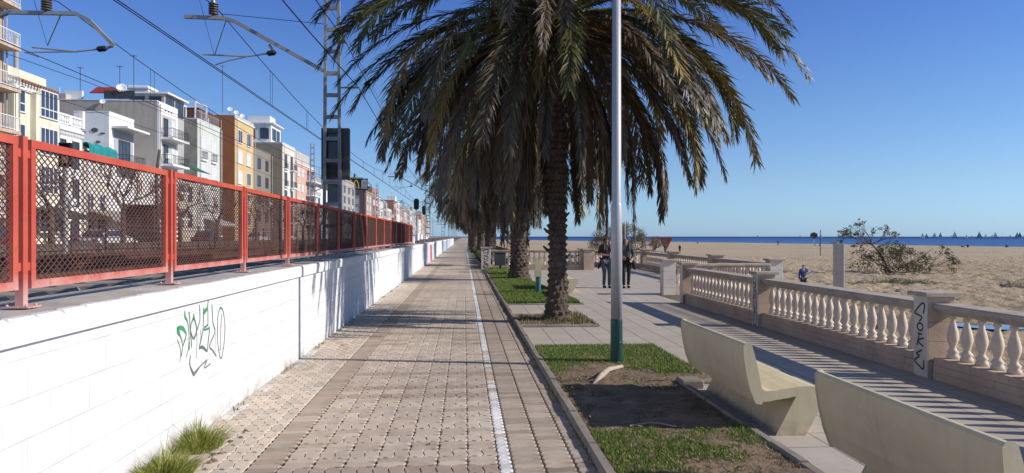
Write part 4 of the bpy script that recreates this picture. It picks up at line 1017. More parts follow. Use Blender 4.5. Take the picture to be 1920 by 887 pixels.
def palm_meshes(seed, zc, dense=1.0, nl=62, gap=False, short=1.0):
    rr = random.Random(seed); out = {}
    g = MB(); nG = int(128*dense)
    for i in range(nG):
        az = 2.399*i+rr.uniform(-.2,.2); u = i/nG
        e0 = R(78-92*u+rr.uniform(-6,6)); col = (.082+.025*rr.random(), .082+.018*rr.random(), .026)
        if u > .62 and rr.random() < .30: col = (.21, .15, .035)
        elif rr.random() < .45: col = (.095, .078, .045)
        frond(g, rr, (.12*math.cos(az), .12*math.sin(az), zc+.25-.35*u), az, e0, R(76+rr.uniform(-12,20)), rr.uniform(4.45,5.1)*(1-.03*u), col, .38, nl, hang=.35)
    out['crown'] = g.mesh('crown', MAT['frond'])
    d = MB(); nD = int(150*dense)
    for i in range(nD):
        az = 2.399*i+1.0+rr.uniform(-.25,.25); u = i/nD
        e0 = R(14-60*u+rr.uniform(-9,9)); k = rr.random()
        if gap:
            da = abs((az+math.pi/2+math.pi) % (2*math.pi)-math.pi)   # away from the side that faces the path's start
            if u > .30 and da < R(38): continue
            if u > .55 and rr.random() < .45: continue
        col = (.10, .074, .042) if k < .5 else ((.062,.048,.03) if k < .82 else (.17,.135,.09))
        if rr.random() < .12: col = (.17,.12,.03)
        frond(d, rr, (.16*math.cos(az), .16*math.sin(az), zc-.1-.75*u), az, e0, R(74+rr.uniform(-10,12)), rr.uniform(3.7,4.9)*(1-.22*u)*short*(.95 if gap else 1), col, .31, nl, pw=.8, thin=.75, hang=.5)
    out['dead'] = d.mesh('dead_fronds', MAT['frond'])
    return out
def trunk_mesh(seed, H, r0, r1, flare, lean=(0, 0)):
    rr = random.Random(seed); mb = MB(); nA = 56; rows = int(H/.022); v = []; f = []
    na = 11; hh = .115
    jit = {}
    for j in range(rows+1):
        z = H*j/rows; u = z/H
        r = r1+(r0-r1)*math.exp(-z*3.0)*1.0+flare*math.exp(-z*6); r *= 1+.035*math.sin(z*2.3+seed)
        for a in range(nA):
            th = 2*math.pi*a/nA
            row = z/hh; k = int(row); fz_ = row-k; ua = a/nA*na+(.5 if k % 2 else 0)+.15*math.sin(k*1.7); ka = int(ua) % na; fu = ua-int(ua)
            jj = jit.setdefault((k, ka), rr.uniform(.4, 1.35))
            bmp = (1-abs(2*fu-1)**1.6)*(fz_**.8)*.062*jj
            bmp += rr.uniform(-.005,.005)
            rr_ = r+bmp; v.append((rr_*math.cos(th)+lean[0]*u*u+.03*math.sin(z*1.3), rr_*math.sin(th)+lean[1]*u*u, z-.02*(bmp > .03)))
    for j in range(rows):
        for a in range(nA): b = (a+1) % nA; f.append((j*nA+a, j*nA+b, (j+1)*nA+b, (j+1)*nA+a))
    mb.add(v, f)
    # old leaf bases
    for k in range(int(60)):
        z = rr.uniform(.1, H*.96)**1.0; th = rr.uniform(0, 6.283); r = r1+.03; u = z/H
        p = Vector((r*math.cos(th)+lean[0]*u*u, r*math.sin(th)+lean[1]*u*u, z)); d = Vector((math.cos(th), math.sin(th), .9))
        mb.tube([p, p+d*rr.uniform(.05,.10)], [.035,.02], 4)
    return mb.mesh('trunk', MAT['bark'], False)
pmA = palm_meshes(11, 5.7, 1.0, 150, gap=True); pmB = palm_meshes(23, 5.75, .85, 70, short=.86)
tA = trunk_mesh(1, 5.6, .23, .145, .035); tB = trunk_mesh(2, 5.6, .36, .30, .10)
fruit = MB(); rr = random.Random(9)
for k in range(7):
    az = rr.uniform(0, 6.28); p = Vector((0,0,5.9)); pts = [p]
    e = R(55)
    for j in range(6): p = p+Vector((math.cos(az)*math.cos(e), math.sin(az)*math.cos(e), math.sin(e)))*.26; e -= R(22); pts.append(p)
    fruit.tube(pts, [.022,.02,.018,.016,.012,.012,.01], 4)
    for j in range(26):
        q = pts[-2].lerp(pts[-1], rr.random()); fruit.tube([q, q+Vector((rr.uniform(-.15,.15), rr.uniform(-.15,.15), -rr.uniform(.1,.4)))], [.008,.004], 3)
fruitm = fruit.mesh('fruit_stalks', M('orange_fruit_stalk', (.55,.17,.03), .6, .2, 5, 0))
palms = [(1.72, 13.75, 1.0, 'large palm in the small square planter, nearest of the palm row'),
         (2.02, 27.0, 1.0, 'second palm of the row with a thick trunk in the lawn'),
         (1.45, 40.5, 1.0, 'third palm of the row, just behind the cross balustrade'),
         (1.22, 55.0, .98, 'fourth palm of the row, dark trunk beside the kerb'),
         (1.05, 74.0, 1.0, 'fifth palm of the row, half hidden by the fourth trunk'),
         (1.0, 92.0, 1.0, 'sixth palm of the row in the distance'), (1.0, 112.0, 1.0, 'seventh palm of the row in the far distance'), (1.0, 132.0, 1.0, 'last palm of the row, smallest at the end of the path')]
for i, (x, y, s, lab) in enumerate(palms):
    t = empty('palm_tree', (x, y, .0), 0, lab, 'palm', 'row of date palms beside the bike path')
    pmx = pmA if i == 0 else pmB; rz = (0, 1.9, 4.1, .8, 2.9, 5.2, 1.2, 3.6)[i]
    inst(tA if i == 0 else tB, 'trunk', t, (0,0,0), rz=rz if i else 0, sc=(1,1,s) if i < 3 else (.85,.85,s))
    inst(pmx['crown'], 'crown', t, (0,0,0), rz=rz, sc=(s,s,s)); inst(pmx['dead'], 'dead_fronds', t, (0,0,0), rz=rz, sc=(s,s,s))
    if i == 0: inst(fruitm, 'fruit_stalks', t, (0,0,0))
# ============================================================ BALUSTRADES
bal = MB().lathe([(.062,0),(.062,.035),(.045,.05),(.062,.075),(.038,.105),(.030,.125),(.045,.17),(.058,.225),(.060,.26),(.052,.31),(.036,.37),(.026,.41),(.024,.43),(.040,.445),(.040,.46),(.028,.475),(.050,.49)], 14)
bal2 = MB(); bal2.box(-.062,.062,-.062,.062,-.0,.03); 
balm = bal.mesh('baluster', MAT['baluster'], True)
def run(t, a, b, nb, rail_h=.85, plinth=.25, first=True):
    """one straight run of a balustrade from a to b (world xy) under thing t"""
    ox, oy, oz = t.location; a = Vector((a[0]-ox, a[1]-oy, 0)); b = Vector((b[0]-ox, b[1]-oy, 0))
    L = (b-a).length; ang = math.atan2(b.y-a.y, b.x-a.x)
    def place(mb, nm, mat): o = mb.build(nm, mat, t); o.location = (a.x, a.y, 0); o.rotation_euler = (0,0,ang); return o
    # plinth of three stone courses
    mb = MB(); z = 0.0; k = 0
    for (z1, off) in ((.085, .012), (.165, .006), (plinth, .0)):
        y = 0.0 if k % 2 == 0 else -.0; xx = 0
        ln = [.62, .48, .55][k]
        st = -(k*.21)
        while xx < L:
            e = min(L, (xx+ln if xx > 0 else ln+st)); j = rnd.uniform(-.003, .003)
            mb.cbox(xx+.002, e-.002, -.15-off+j, .15+off, z+.002, z1, .006); xx = e
        z = z1; k += 1
    place(mb, 'plinth', MAT['stone'])
    mb = MB().cbox(0, L, -.16, .16, rail_h-.055, rail_h, .012).box(0, L, -.125, .125, rail_h-.085, rail_h-.055).box(0, L, -.10, .10, rail_h-.115, rail_h-.085)
    place(mb, 'handrail', MAT['stonetop'])
    h = rail_h-.115-plinth
    for k in range(nb):
        s = (k+.5)*L/nb; p = a+(b-a)*(s/L)
        o = inst(balm, 'baluster', t, (p.x, p.y, plinth), rz=rnd.uniform(0,3), sc=(1.02*rnd.uniform(.97,1.03),1.02,h/.49*rnd.uniform(.995,1.0)))
def pillar(t, x, y, wx, wy, h=.975, z0=0, mat='stone', face=None):
    ox, oy, oz = t.location; x -= ox; y -= oy
    mb = MB(); z = z0
    for z1 in (.20, .42, .64, h-.05): mb.cbox(x-wx/2, x+wx/2, y-wy/2, y+wy/2, z+.002, z1, .006); z = z1
    o = mb.build('pillar', MAT[mat], t)
    MB().cbox(x-wx/2-.055, x+wx/2+.055, y-wy/2-.055, y+wy/2+.055, h-.048, h, .008).build('pillar_cap', MAT['stonetop'], o)
    if face:  # painted strip on the side turned to the promenade
        MB().box(x-wx/2-.006, x-wx/2-.001, y-wy/2, y+wy/2, .02, h-.05).build('painted_face', MAT['pillarw'], o)
    return o
B1 = empty('stone_balustrade', (5.37, 8, 0), label='long stone balustrade with white balusters at the right of the promenade, nearest the benches', cat='balustrade')
PX = 5.35
ys = [1.6, 3.25, 8.1, 12.9, 17.4]; ps = []
for i, y in enumerate(ys): ps.append(pillar(B1, PX, y, .32, .25, face=True) if i else None)
for (a, b, n) in ((-1.5, 3.12, 18), (3.38, 7.97, 20), (8.23, 12.77, 20), (13.03, 17.27, 19)): run(B1, (5.40, a), (5.40, b), n)
def letters(parent, strokes, y_hi, y_lo, zt_, x):
    mb = MB(); w = y_hi-y_lo
    for pts in strokes: stroke(mb, [(x, y_hi-u*w, zt_-v*zt_) for u, v in pts], .020, (-1,0,0))
    ox, oy, oz = B1.location; mb.v = [(a-ox, b-oy, c) for a, b, c in mb.v]
    return mb.build('black_graffiti', MAT['black'], parent)
c_ = lambda x, y: ((x-262)/88, (y-95)/545)
circ = [(305+18*math.cos(k*.63), 305+24*math.sin(k*.63)) for k in range(11)]
S = [[(325,215),(334,160),(318,145),(278,200),(272,218),(300,228),(316,240),(300,270)], circ, [(300,345),(295,380),(284,432)], [(290,350),(318,352)], [(328,375),(292,400),(326,432)], [(318,455),(280,488),(300,500),(268,538),(298,565),(326,580),(328,522)]]
letters(ps[2], [[c_(*p) for p in s] for s in S], 8.225, 7.975, .93, 5.35-.16-.008)
letters(ps[3], [[(.5,.05),(.2,.15),(.7,.2),(.3,.3),(.75,.36),(.3,.42)], [(.2,.1),(.35,.3),(.2,.5)], [(.8,.08),(.6,.25),(.8,.45)], [(.3,.45),(.2,.6),(.5,.68),(.8,.6),(.7,.46),(.3,.45)], [(.5,.7),(.2,.78),(.3,.95),(.75,.95),(.8,.78),(.5,.7)], [(.5,.5),(.45,.9)]], 13.025, 12.775, .93, 5.35-.16-.008)
# the bay beyond the gap
B2 = empty('stone_balustrade', (7.1, 20.1, 0), label='balustrade running sideways beyond the steps gap, from pale end pillar to outer corner', cat='balustrade')
pillar(B2, 5.60, 20.05, .34, .34, mat='pillarw'); pillar(B2, 8.75, 20.4, .36, .36, mat='pillarw')
run(B2, (5.77, 20.05), (8.54, 20.3), 11)
B3 = empty('stone_balustrade', (8.9, 28, 0), label='outer balustrade of the bay on the beach side, seen in shade beyond the steps', cat='balustrade')
pillar(B3, 8.8, 25.4, .42, .42); pillar(B3, 8.9, 31, .42, .42); pillar(B3, 9.05, 36.4, .42, .42)
run(B3, (8.76, 20.62), (8.8, 25.18), 18); run(B3, (8.8, 25.62), (8.9, 30.78), 20); run(B3, (8.9, 31.22), (9.03, 36.18), 19)
B4 = empty('stone_balustrade', (7.5, 38, 0), label='short far balustrade joining the bay to the walkway, right of the two women', cat='balustrade')
pillar(B4, 6.3, 39.2, .4, .4); run(B4, (6.5, 39.2), (9.0, 36.7), 13)
run(B4, (6.1, 39.2), (5.0, 39.3), 4)
B5 = empty('stone_balustrade', (3.5, 35.3, 0), label='cross balustrade covered in graffiti behind the second palm', cat='balustrade')
p_ = pillar(B5, 1.05, 35.5, .45, .4, h=1.1); pillar(B5, 5.95, 35.2, .5, .42, h=1.0, mat='stone')
run(B5, (1.28, 35.5), (5.70, 35.3), 18, rail_h=.95, plinth=.25)
ox, oy, oz = B5.location
mb = MB().box(.83,1.27,35.29,35.296,.02,1.04); mb.v = [(a-ox, b-oy, c) for a, b, c in mb.v]; mb.build('painted_face', MAT['pillarw'], p_)
mb = MB()
for pts in ([(1.15,.98),(.95,.95),(.97,.82),(1.13,.85),(1.15,.98),(1.13,.74),(.93,.70)], [(.95,.62),(1.1,.66),(1.14,.55),(1.0,.50),(.95,.60)], [(.95,.46),(.97,.28)], [(1.15,.46),(.98,.37),(1.15,.28)], [(.95,.18),(1.14,.20),(1.12,.26),(.95,.24),(.93,.12),(1.15,.08)]):
    stroke(mb, [(a-ox, 35.287-oy, b) for a, b in pts], .03, (0,-1,0))
mb.build('black_graffiti', MAT['black'], p_)
mb = MB()
for pts in ([(4.6,.42),(4.95,.55),(5.3,.62),(5.65,.78)], [(4.2,.3),(4.5,.5),(4.3,.6)], [(1.6,.35),(1.9,.6),(2.1,.3)], [(2.6,.7),(2.9,.35)], [(5.0,.35),(5.2,.7)]):
    stroke(mb, [(a-ox, 35.24-oy+.10, b) for a, b in pts], .05, (0,-1,0))
mb.build('graffiti_scrawl', MAT['black'], B5)

# ============================================================ LAWNS, KERBS, PLANTERS
def kerb(name, lab, segs, w=.09, h=.055):
    mb = MB()
    for (x0_, y0_, x1_, y1_) in segs:
        L = math.hypot(x1_-x0_, y1_-y0_); n = max(1, round(L/.5))
        for k in range(n):
            a = (k+.008)/n; b = (k+.992)/n; p = Vector((x0_+(x1_-x0_)*a, y0_+(y1_-y0_)*a, 0)); q = Vector((x0_+(x1_-x0_)*b, y0_+(y1_-y0_)*b, 0))
            d = (q-p).normalized(); s = Vector((-d.y, d.x, 0))*w/2; j = rnd.uniform(-.008, .008); jl = rnd.uniform(-.006, .006)
            pr = [(-1,-.05),(-1,h-.02+j),(-.6,h+j),(.6,h+j),(1,h-.02+j),(1,-.05)]
            v = [tuple(p+s*(u+jl/w)+Vector((0,0,z))) for u, z in pr]+[tuple(q+s*(u+jl/w)+Vector((0,0,z))) for u, z in pr]
            m = len(pr); mb.add(v, [tuple(range(m-1,-1,-1)), tuple(range(m, 2*m))]+[(i, (i+1) % m, (i+1) % m+m, i+m) for i in range(m)])
    return tag(mb.build(name, MAT['concrete']), lab, 'kerb')
kerb('long_kerb', 'long concrete edging between the brick path and the lawns', [(.96, -2, .96, 46)])
kerb('lawn_kerb', 'concrete edging on the bench side of the nearest lawn', [(2.33, -1, 2.33, 7.9), (2.33, 7.9, 2.74, 7.9)])
kerb('planter_kerb', 'square concrete edging of the small planter around the nearest palm', [(1.0,13.0,2.36,13.0),(2.36,13.0,2.36,14.75),(2.36,14.75,1.0,14.75)], .08, .05)
kerb('second_lawn_kerb', 'concrete edging around the lawn of the second palm', [(1.0,17.25,2.78,17.25),(2.78,17.25,2.1,29.5),(2.1,29.5,1.0,29.5)], .07, .03)
mb = MB(); mb.cbox(2.28, 2.52, 7.62, 7.86, 0, .09, .015); tag(mb.build('concrete_block', MAT['concrete']), 'grey concrete block at the kerb corner behind the first bench', 'block')
def soil(name, x0_, x1_, y0_, y1_, poly=None):
    st = .07; nx_ = int((x1_-x0_)/st); ny2 = int((y1_-y0_)/st); rs_ = random.Random(3); v = []
    g = [[rs_.random() for _ in range(ny2+2)] for _ in range(nx_+2)]
    for i in range(nx_+1):
        for j in range(ny2+1):
            ed = min(i, nx_-i, j, ny2-j)
            z = .012+.018*g[i][j]+.02*g[i//4][j//4]+.015*min(1, ed/4)
            v.append((x0_+(x1_-x0_)*i/nx_, y0_+(y1_-y0_)*j/ny2, z))
    f = [(i*(ny2+1)+j, (i+1)*(ny2+1)+j, (i+1)*(ny2+1)+j+1, i*(ny2+1)+j+1) for i in range(nx_) for j in range(ny2)]
    o = MB().add(v, f).build(name, MAT['soil'], smooth=True); return struct(o)
soil('lawn_soil', .98, 2.31, 1.5, 7.92); soil('lawn_soil', .98, 2.74, 7.92, 10.55); soil('planter_soil', .98, 2.35, 13.0, 14.74)
soil('lawn_soil', .98, 2.4, 17.28, 29.4); soil('lawn_soil', .98, 1.95, 31, 35.2); soil('lawn_soil', .98, 2.2, 36, 60)
def nz(x, y, s=1.0):
    return .5+.25*math.sin(x*3.1*s+1.3*math.sin(y*2.3*s))+.25*math.sin(y*2.7*s+1.7*math.sin(x*1.9*s+2))
def blades(name, lab, area, n, h, w, cols, dens, cat='grass', lean=.6, seed=1, zb=.03):
    rr = random.Random(seed); v = []; f = []; c = []
    for _ in range(n):
        x = rr.uniform(area[0], area[1]); y = rr.uniform(area[2], area[3]); dn = dens(x, y)
        if rr.random() > dn: continue
        hh = h*rr.uniform(.5, 1.25)*(.5+.5*dn); a = rr.uniform(0, 6.283); l = rr.uniform(.1, lean)*hh; wd = w*rr.uniform(.7, 1.3)
        dx_, dy_ = math.cos(a), math.sin(a); b = rr.uniform(0, 6.283); wx, wy = math.cos(b)*wd, math.sin(b)*wd
        i = len(v); v += [(x-wx, y-wy, zb-.01), (x+wx, y+wy, zb-.01), (x+dx_*l*.4+wx*.8, y+dy_*l*.4+wy*.8, zb+hh*.6), (x+dx_*l*.4-wx*.8, y+dy_*l*.4-wy*.8, zb+hh*.6), (x+dx_*l, y+dy_*l, zb+hh)]
        f += [(i,i+1,i+2,i+3),(i+3,i+2,i+4)]; k = cols[int(rr.random()**1.4*len(cols))]; q = rr.uniform(.7,1.3); c += [(k[0]*q, k[1]*q, k[2]*q)]*5
    mb = MB(); mb.v = v; mb.f = f; mb.c = c
    return tag(mb.build(name, MAT['leaf']), lab, cat, kind='stuff')
G = [(.12,.20,.024),(.16,.24,.03),(.20,.25,.05),(.09,.15,.018),(.33,.29,.12)]
D = [(.25,.19,.11),(.32,.25,.15),(.17,.13,.08),(.12,.14,.04)]
def sm(a, b, x): t = min(1, max(0, (x-a)/(b-a))); return t*t*(3-2*t)
def d1(x, y):
    if y > 7.95: e = 1
    elif x > 2.3: return 0
    g = sm(8.35, 8.8, y+.35*nz(x, y, 2)-.3+(.45 if x > 2.2 else 0)); g = max(g, .0)
    g2 = sm(6.5, 5.9, y+.4*nz(x*2, y*2))*(1-sm(1.75, 2.15, x+.3*nz(x*3, y*3))*sm(6.0, 5.0, y)); g2 *= sm(3.4, 4.6, y+x*.2) if x > 1.4 else 1
    return max(g, g2*sm(.08, .4, nz(x*2.2, y*2.2)), .05)
blades('lawn_grass', 'green lawn grass around the lamp post foot', (1.01, 2.72, 1.6, 10.5), 150000, .042, .0034, G, d1, seed=2)
blades('dry_grass_litter', 'dry straw and leaf litter on the brown soil', (1.01, 2.28, 1.6, 9.6), 42000, .020, .0042, D, lambda x, y: .9*(1-d1(x, y)*.7), lean=3.0, seed=4)
blades('second_lawn_grass', 'green lawn grass around the second palm', (1.01, 2.72, 17.3, 29.4), 80000, .07, .007, G[:4], lambda x, y: 1.0 if x < 2.78-(y-17.25)*.055 else 0, seed=5)
blades('third_lawn_grass', 'strip of taller grass before the cross balustrade', (1.0, 2.1, 31, 35.2), 6000, .14, .012, G, lambda x, y: 1.0 if x < 2.1 else 0, seed=6)
blades('planter_weeds', 'yellow green weeds growing around the nearest palm foot', (1.04, 2.3, 13.05, 14.7), 2600, .10, .006, [(.16,.16,.04),(.10,.13,.03),(.28,.22,.1),(.3,.24,.13)], lambda x, y: .9 if nz(x*2.5, y*2.5) > .55 or x > 1.95 else .12, seed=7)
blades('kerbside_shrubbery', 'low dark shrubbery along the kerb beyond the cross balustrade', (1.0, 2.1, 36.2, 120), 30000, .5, .05, [(.04,.07,.015),(.06,.09,.02),(.10,.11,.04)], lambda x, y: 1 if nz(x, y*.4) > .35 else .15, seed=8)
def tuft(x, y, sx, sy, n, h, lab, seed):
    rr = random.Random(seed); mb = MB()
    for _ in range(n):
        a = rr.uniform(0, 6.283); r = rr.random()**.7; px_, py_ = x+sx*r*math.cos(a), y+sy*r*math.sin(a)
        if px_ < -2.13: px_ = -2.13+rr.random()*.05
        hh = h*(1.0-.35*r)*rr.uniform(.2, 1.15)*(1+.35*math.sin(3*a+seed)); 
        if rr.random() < .06: hh *= 1.7
        d = Vector((math.cos(a)*r+rr.uniform(-.3,.3)+.15, math.sin(a)*r+rr.uniform(-.3,.3), 0))*hh*.9
        w = Vector((rr.uniform(-1,1), rr.uniform(-1,1), 0)).normalized()*rr.uniform(.0016,.003); p = Vector((px_, py_, -.01)); v = []
        for t_, k in ((0,1),(.4,.9),(.75,.6)):
            q = p+d*t_*t_+Vector((0,0,hh*(t_-.25*t_*t_))); v += [tuple(q-w*k), tuple(q+w*k)]
        q = p+d+Vector((0,0,hh*.72)); v.append(tuple(q))
        c = rr.choice([(.30,.34,.05),(.24,.30,.04),(.38,.40,.09),(.45,.39,.17),(.15,.21,.03)]); k = rr.uniform(.7,1.25); mb.cur = (c[0]*k, c[1]*k, c[2]*k)
        mb.add(v, [(0,1,3,2),(2,3,5,4),(4,5,6)])
    tag(mb.build('grass_tuft', MAT['leaf']), lab, 'grass tuft', kind=None)
tuft(-2.0, 5.75, .15, .20, 1500, .24, 'tall spiky grass tuft at the wall foot below the green graffiti', 1)
tuft(-2.0, 5.12, .17, .22, 1700, .20, 'nearer grass tuft at the wall foot cut by the bottom edge', 2)
mb = MB(); rr = random.Random(4)
for _ in range(60):
    x, y = rr.uniform(-2.14,-1.75), rr.uniform(4.2, 6.3); s = rr.uniform(.01,.03)
    mb.lathe([(s,0),(s*.8,s*.5),(s*.2,s*.7)], 5, (x,y,-.003), rr.random())
struct(mb.build('loose_grit', MAT['soil']))
mb = MB(); rr = random.Random(21)
for _ in range(110):
    u = rr.random(); x = -2.1+.35*rr.random()**2 if u < .5 else (rr.uniform(-1.7, .85) if u < .75 else .93-.2*rr.random()**2); y = rr.uniform(4.6, 22); a = rr.uniform(0,6.28); s = rr.uniform(.010,.028)
    c, s_ = math.cos(a)*s, math.sin(a)*s
    mb.add([(x-c,y-s_,.004),(x+s_*.5,y-c*.5,.010),(x+c,y+s_,.006),(x-s_*.5,y+c*.5,.012)], [(0,1,2,3)])
tag(mb.build('path_litter', M('brown_leaf_litter', (.16,.11,.06), .9, .4, 20, 0)), 'small dry leaves and bits blown along the path edges', 'leaves', kind='stuff')
rr = random.Random(22)
def joint_weed(x, y): return (1 if (x > .86 or x < -2.08) and nz(x*3, y*1.3) > .62 else 0)
blades('path_edge_weeds', 'tiny weeds in the joints along wall foot and kerb', (-2.14, .93, 4.4, 26), 60000, .035, .004, [(.16,.18,.04),(.22,.22,.07),(.10,.13,.03)], joint_weed, seed=23, zb=.0)
# fallen dry palm stem
mb = MB(); mb.tube([(1.36,7.72,.05),(1.50,8.0,.085),(1.64,8.35,.08),(1.86,8.62,.07)], [.012,.035,.03,.02], 6).tube([(1.50,8.0,.085),(1.44,7.9,.06),(1.33,7.86,.05)], [.02,.015,.01], 5)
tag(mb.build('fallen_palm_stem', MAT['drywood'], smooth=True), 'bleached dry palm stem lying on the soil beside the lamp post', 'fallen branch')
mb = MB(); mb.tube([(1.35,5.95,.06),(1.55,6.02,.065),(1.72,5.9,.06)], .007, 4); tag(mb.build('dry_twig', MAT['drywood']), 'thin dry twig on the lawn in front of the bench shadow', 'twig')
mb = MB(); rr = random.Random(8)
for _ in range(330):
    x, y, a, s = rr.uniform(1.05,2.25), rr.uniform(3.0,9.0), rr.uniform(0,6.28), rr.uniform(.015,.035)
    c, s_ = math.cos(a)*s, math.sin(a)*s; z = .058+rr.uniform(0,.012)
    mb.add([(x-c,y-s_,z),(x+s_*.4,y-c*.4,z+.006),(x+c,y+s_,z+.01),(x-s_*.4,y+c*.4,z+.004)], [(0,1,2,3)])
tag(mb.build('fallen_leaves', M('dry_leaf', (.22,.15,.08), .8, .4, 20, 0)), 'dry leaves scattered on the soil', 'leaves', kind='stuff')

# ============================================================ LAMP POST AND BINS
lp = empty('street_lamp', (1.885, 9.06, 0), label='tall grey lamp post with a dark green base standing in the lawn', cat='lamp post')
pr = [(.078,.02),(.078,.58)]
MB().lathe([(.080,.0),(.080,.025),(.076,.03),(.074,.57),(.072,.58)], 20).build('green_base', MAT['lamp_green'], lp, smooth=False)
MB().lathe([(.0705,.58),(.0695,1.98),(.064,2.0),(.060,2.02),(.048,6.9)], 20).build('pole', MAT['lamp_grey'], lp, smooth=True)
mb = MB(); mb.box(-.05,.05,-.083,-.070,.22,.50); mb.v = [(a*.9-.03, b, c) for a, b, c in mb.v]; mb.build('service_door', MAT['lamp_green'], lp)
MB().tube([(0,0,6.85),(0,0,7.0),(-.9,0,7.2)], .035, 8).build('arm', MAT['lamp_grey'], lp)
MB().cbox(-1.5,-.85,-.14,.14,7.12,7.26,.03).build('lamp_head', MAT['lamp_grey'], lp)
MB().lathe([(.0745,.27),(.078,.275),(.078,.295),(.0745,.30)], 20).build('clamp_band', MAT['lamp_green'], lp)
b = empty('litter_bin', (2.03, 20.2, 0), label='beige panelled litter bin on a teal post behind the nearest palm', cat='litter bin')
MB().lathe([(.075,0),(.075,.5),(.06,.52)], 14).build('bin_post', M('teal_post_paint', (.02,.13,.14), .4, .1, 3, 0), b)
MB().prism_y([(-.09,.5),(-.09,.96),(.0,1.0),(.07,.88),(.08,.5)], -.12, .12).build('bin_box', MAT['bench'], b)
b = empty('litter_bin', (1.62, 33.2, 0), label='dark grey litter bin on a short post before the cross balustrade', cat='litter bin')
MB().lathe([(.05,0),(.05,.35)], 10).build('bin_post', MAT['darkm'], b); MB().cbox(-.26,.26,-.18,.18,.30,.86,.03).build('bin_box', MAT['darkm'], b); MB().cbox(-.28,.28,-.2,.2,.86,.90,.01).build('bin_rim', MAT['darkm'], b)

# ============================================================ BENCHES
def bench_mesh():
    # section in (x, z): backrest on the left, seat, nose, leg slanting back under the seat
    back_out = [(-.045,.735),(-.03,.60),(-.005,.47),(.03,.35),(.055,.285)]
    prof = [(-.062,.725),(-.055,.62),(-.035,.50),(-.008,.385),(.024,.300),(.036,.268),(.078,.262),(.084,.284),(.13,.286),(.20,.300),(.29,.312),(.372,.313),(.20,.0),(.43,.0),(.605,.315),(.602,.345),(.575,.372),(.52,.385),(.42,.385),(.30,.372),(.19,.352),(.11,.352),(.073,.375),(.055,.46),(.035,.56),(.010,.66),(-.010,.728),(-.025,.742),(-.048,.742)]
    return prof
def bench(x, y0_, y1_, lab, rz=0):
    t = empty('concrete_bench', (x, (y0_+y1_)/2, .0), rz, lab, 'bench', 'cream concrete benches facing the beach')
    L = (y1_-y0_)/2; prof = bench_mesh(); me_ = MB(); n = len(prof); v = []; f = []; cx = sum(p[0] for p in prof)/n; cz = sum(p[1] for p in prof)/n
    rings = []
    for (yy, ins) in ((-L, .010), (-L+.003, .004), (-L+.010, 0), (-L*.33, 0), (L*.33, 0), (L-.010, 0), (L-.003, .004), (L, .010)):
        for i, (px_, pz) in enumerate(prof):
            a = prof[i-1]; b_ = prof[(i+1) % n]; tx, tz = b_[0]-a[0], b_[1]-a[1]; l = math.hypot(tx, tz) or 1
            v.append((px_-ins*(-tz/l)*-1 if False else px_+ins*(tz/l)*(1), yy, pz-ins*(tx/l)))
    m = 8
    for r in range(m-1):
        for i in range(n): j = (i+1) % n; f.append((r*n+i, (r+1)*n+i, (r+1)*n+j, r*n+j))
    f.append(tuple(range(n))); f.append(tuple(range(m*n-1, (m-1)*n-1, -1)))
    # the section as three children: backrest, seat, leg would show seams, the bench is one casting
    o = MB().add(v, f).build('bench_casting', MAT['bench'], t); return t
bench(2.30, 5.78, 7.50, 'cream concrete bench with its whole Z shaped end visible, casting shadow on the lawn')
bench(2.30, 2.93, 4.58, 'nearest cream concrete bench cut off by the right bottom corner, only its back seen')
bench(2.64, 20.9, 22.6, 'far cream concrete bench half hidden behind the nearest palm trunk')

# ============================================================ THE BEACH
o = empty('concrete_post', (12.2, 23.4, -1.75), R(-24), 'tall pale square concrete post standing on the sand behind the balustrade', 'post')
MB().cbox(-.16,.16,-.16,.16,0,3.12,.015).build('shaft', MAT['concrete'] if False else M('pale_post_concrete', (.42,.40,.36), .85, .15, 2, .4), o)
MB().cbox(-.24,-.02,-.05,.05,3.12,3.18,.01).build('shower_head', MAT['galv'], o)
MB().box(.155,.168,-.13,.13,0,3.1).build('white_edge', MAT['frame'], o)
# trident shaped sign on a thin pole
o = empty('beach_sign', (43.0, 88.5, -1.4), label='dark round trident shaped sign on a thin white pole on the beach', cat='sign')
MB().tube([(0,0,0),(0,0,3.0)], .035, 6).build('sign_pole', MAT['frame'], o)
mb = MB()
for s in (-2,-1,0,1,2): mb.tube([(0,0,2.75),(s*.20,0,3.05),(s*.17,0,3.55-.07*abs(s))], [.10,.11,.07], 5)
mb.build('sign_figure', MAT['black'], o)
o = empty('flag_pole', (52.5, 106, -1.3), label='thin dark pole on the beach seen just above the concrete post', cat='pole')
MB().tube([(0,0,0),(0,0,3.9)], .06, 6).build('pole_shaft', MAT['darkm'], o); MB().box(-.9,-.05,-.02,.02,1.7,1.8).build('cross_board', MAT['frame'], o)
o = empty('thin_beach_pole', (22.0, 100.0, -1.4), label='very thin white pole in front of the tamarisk bushes', cat='pole')
MB().tube([(0,0,0),(0,0,5.8)], .035, 5).build('pole_shaft', MAT['frame'], o)
redc = M('dark_red_canvas_funnel', (.30,.06,.05), .8, .15, 2, 0)
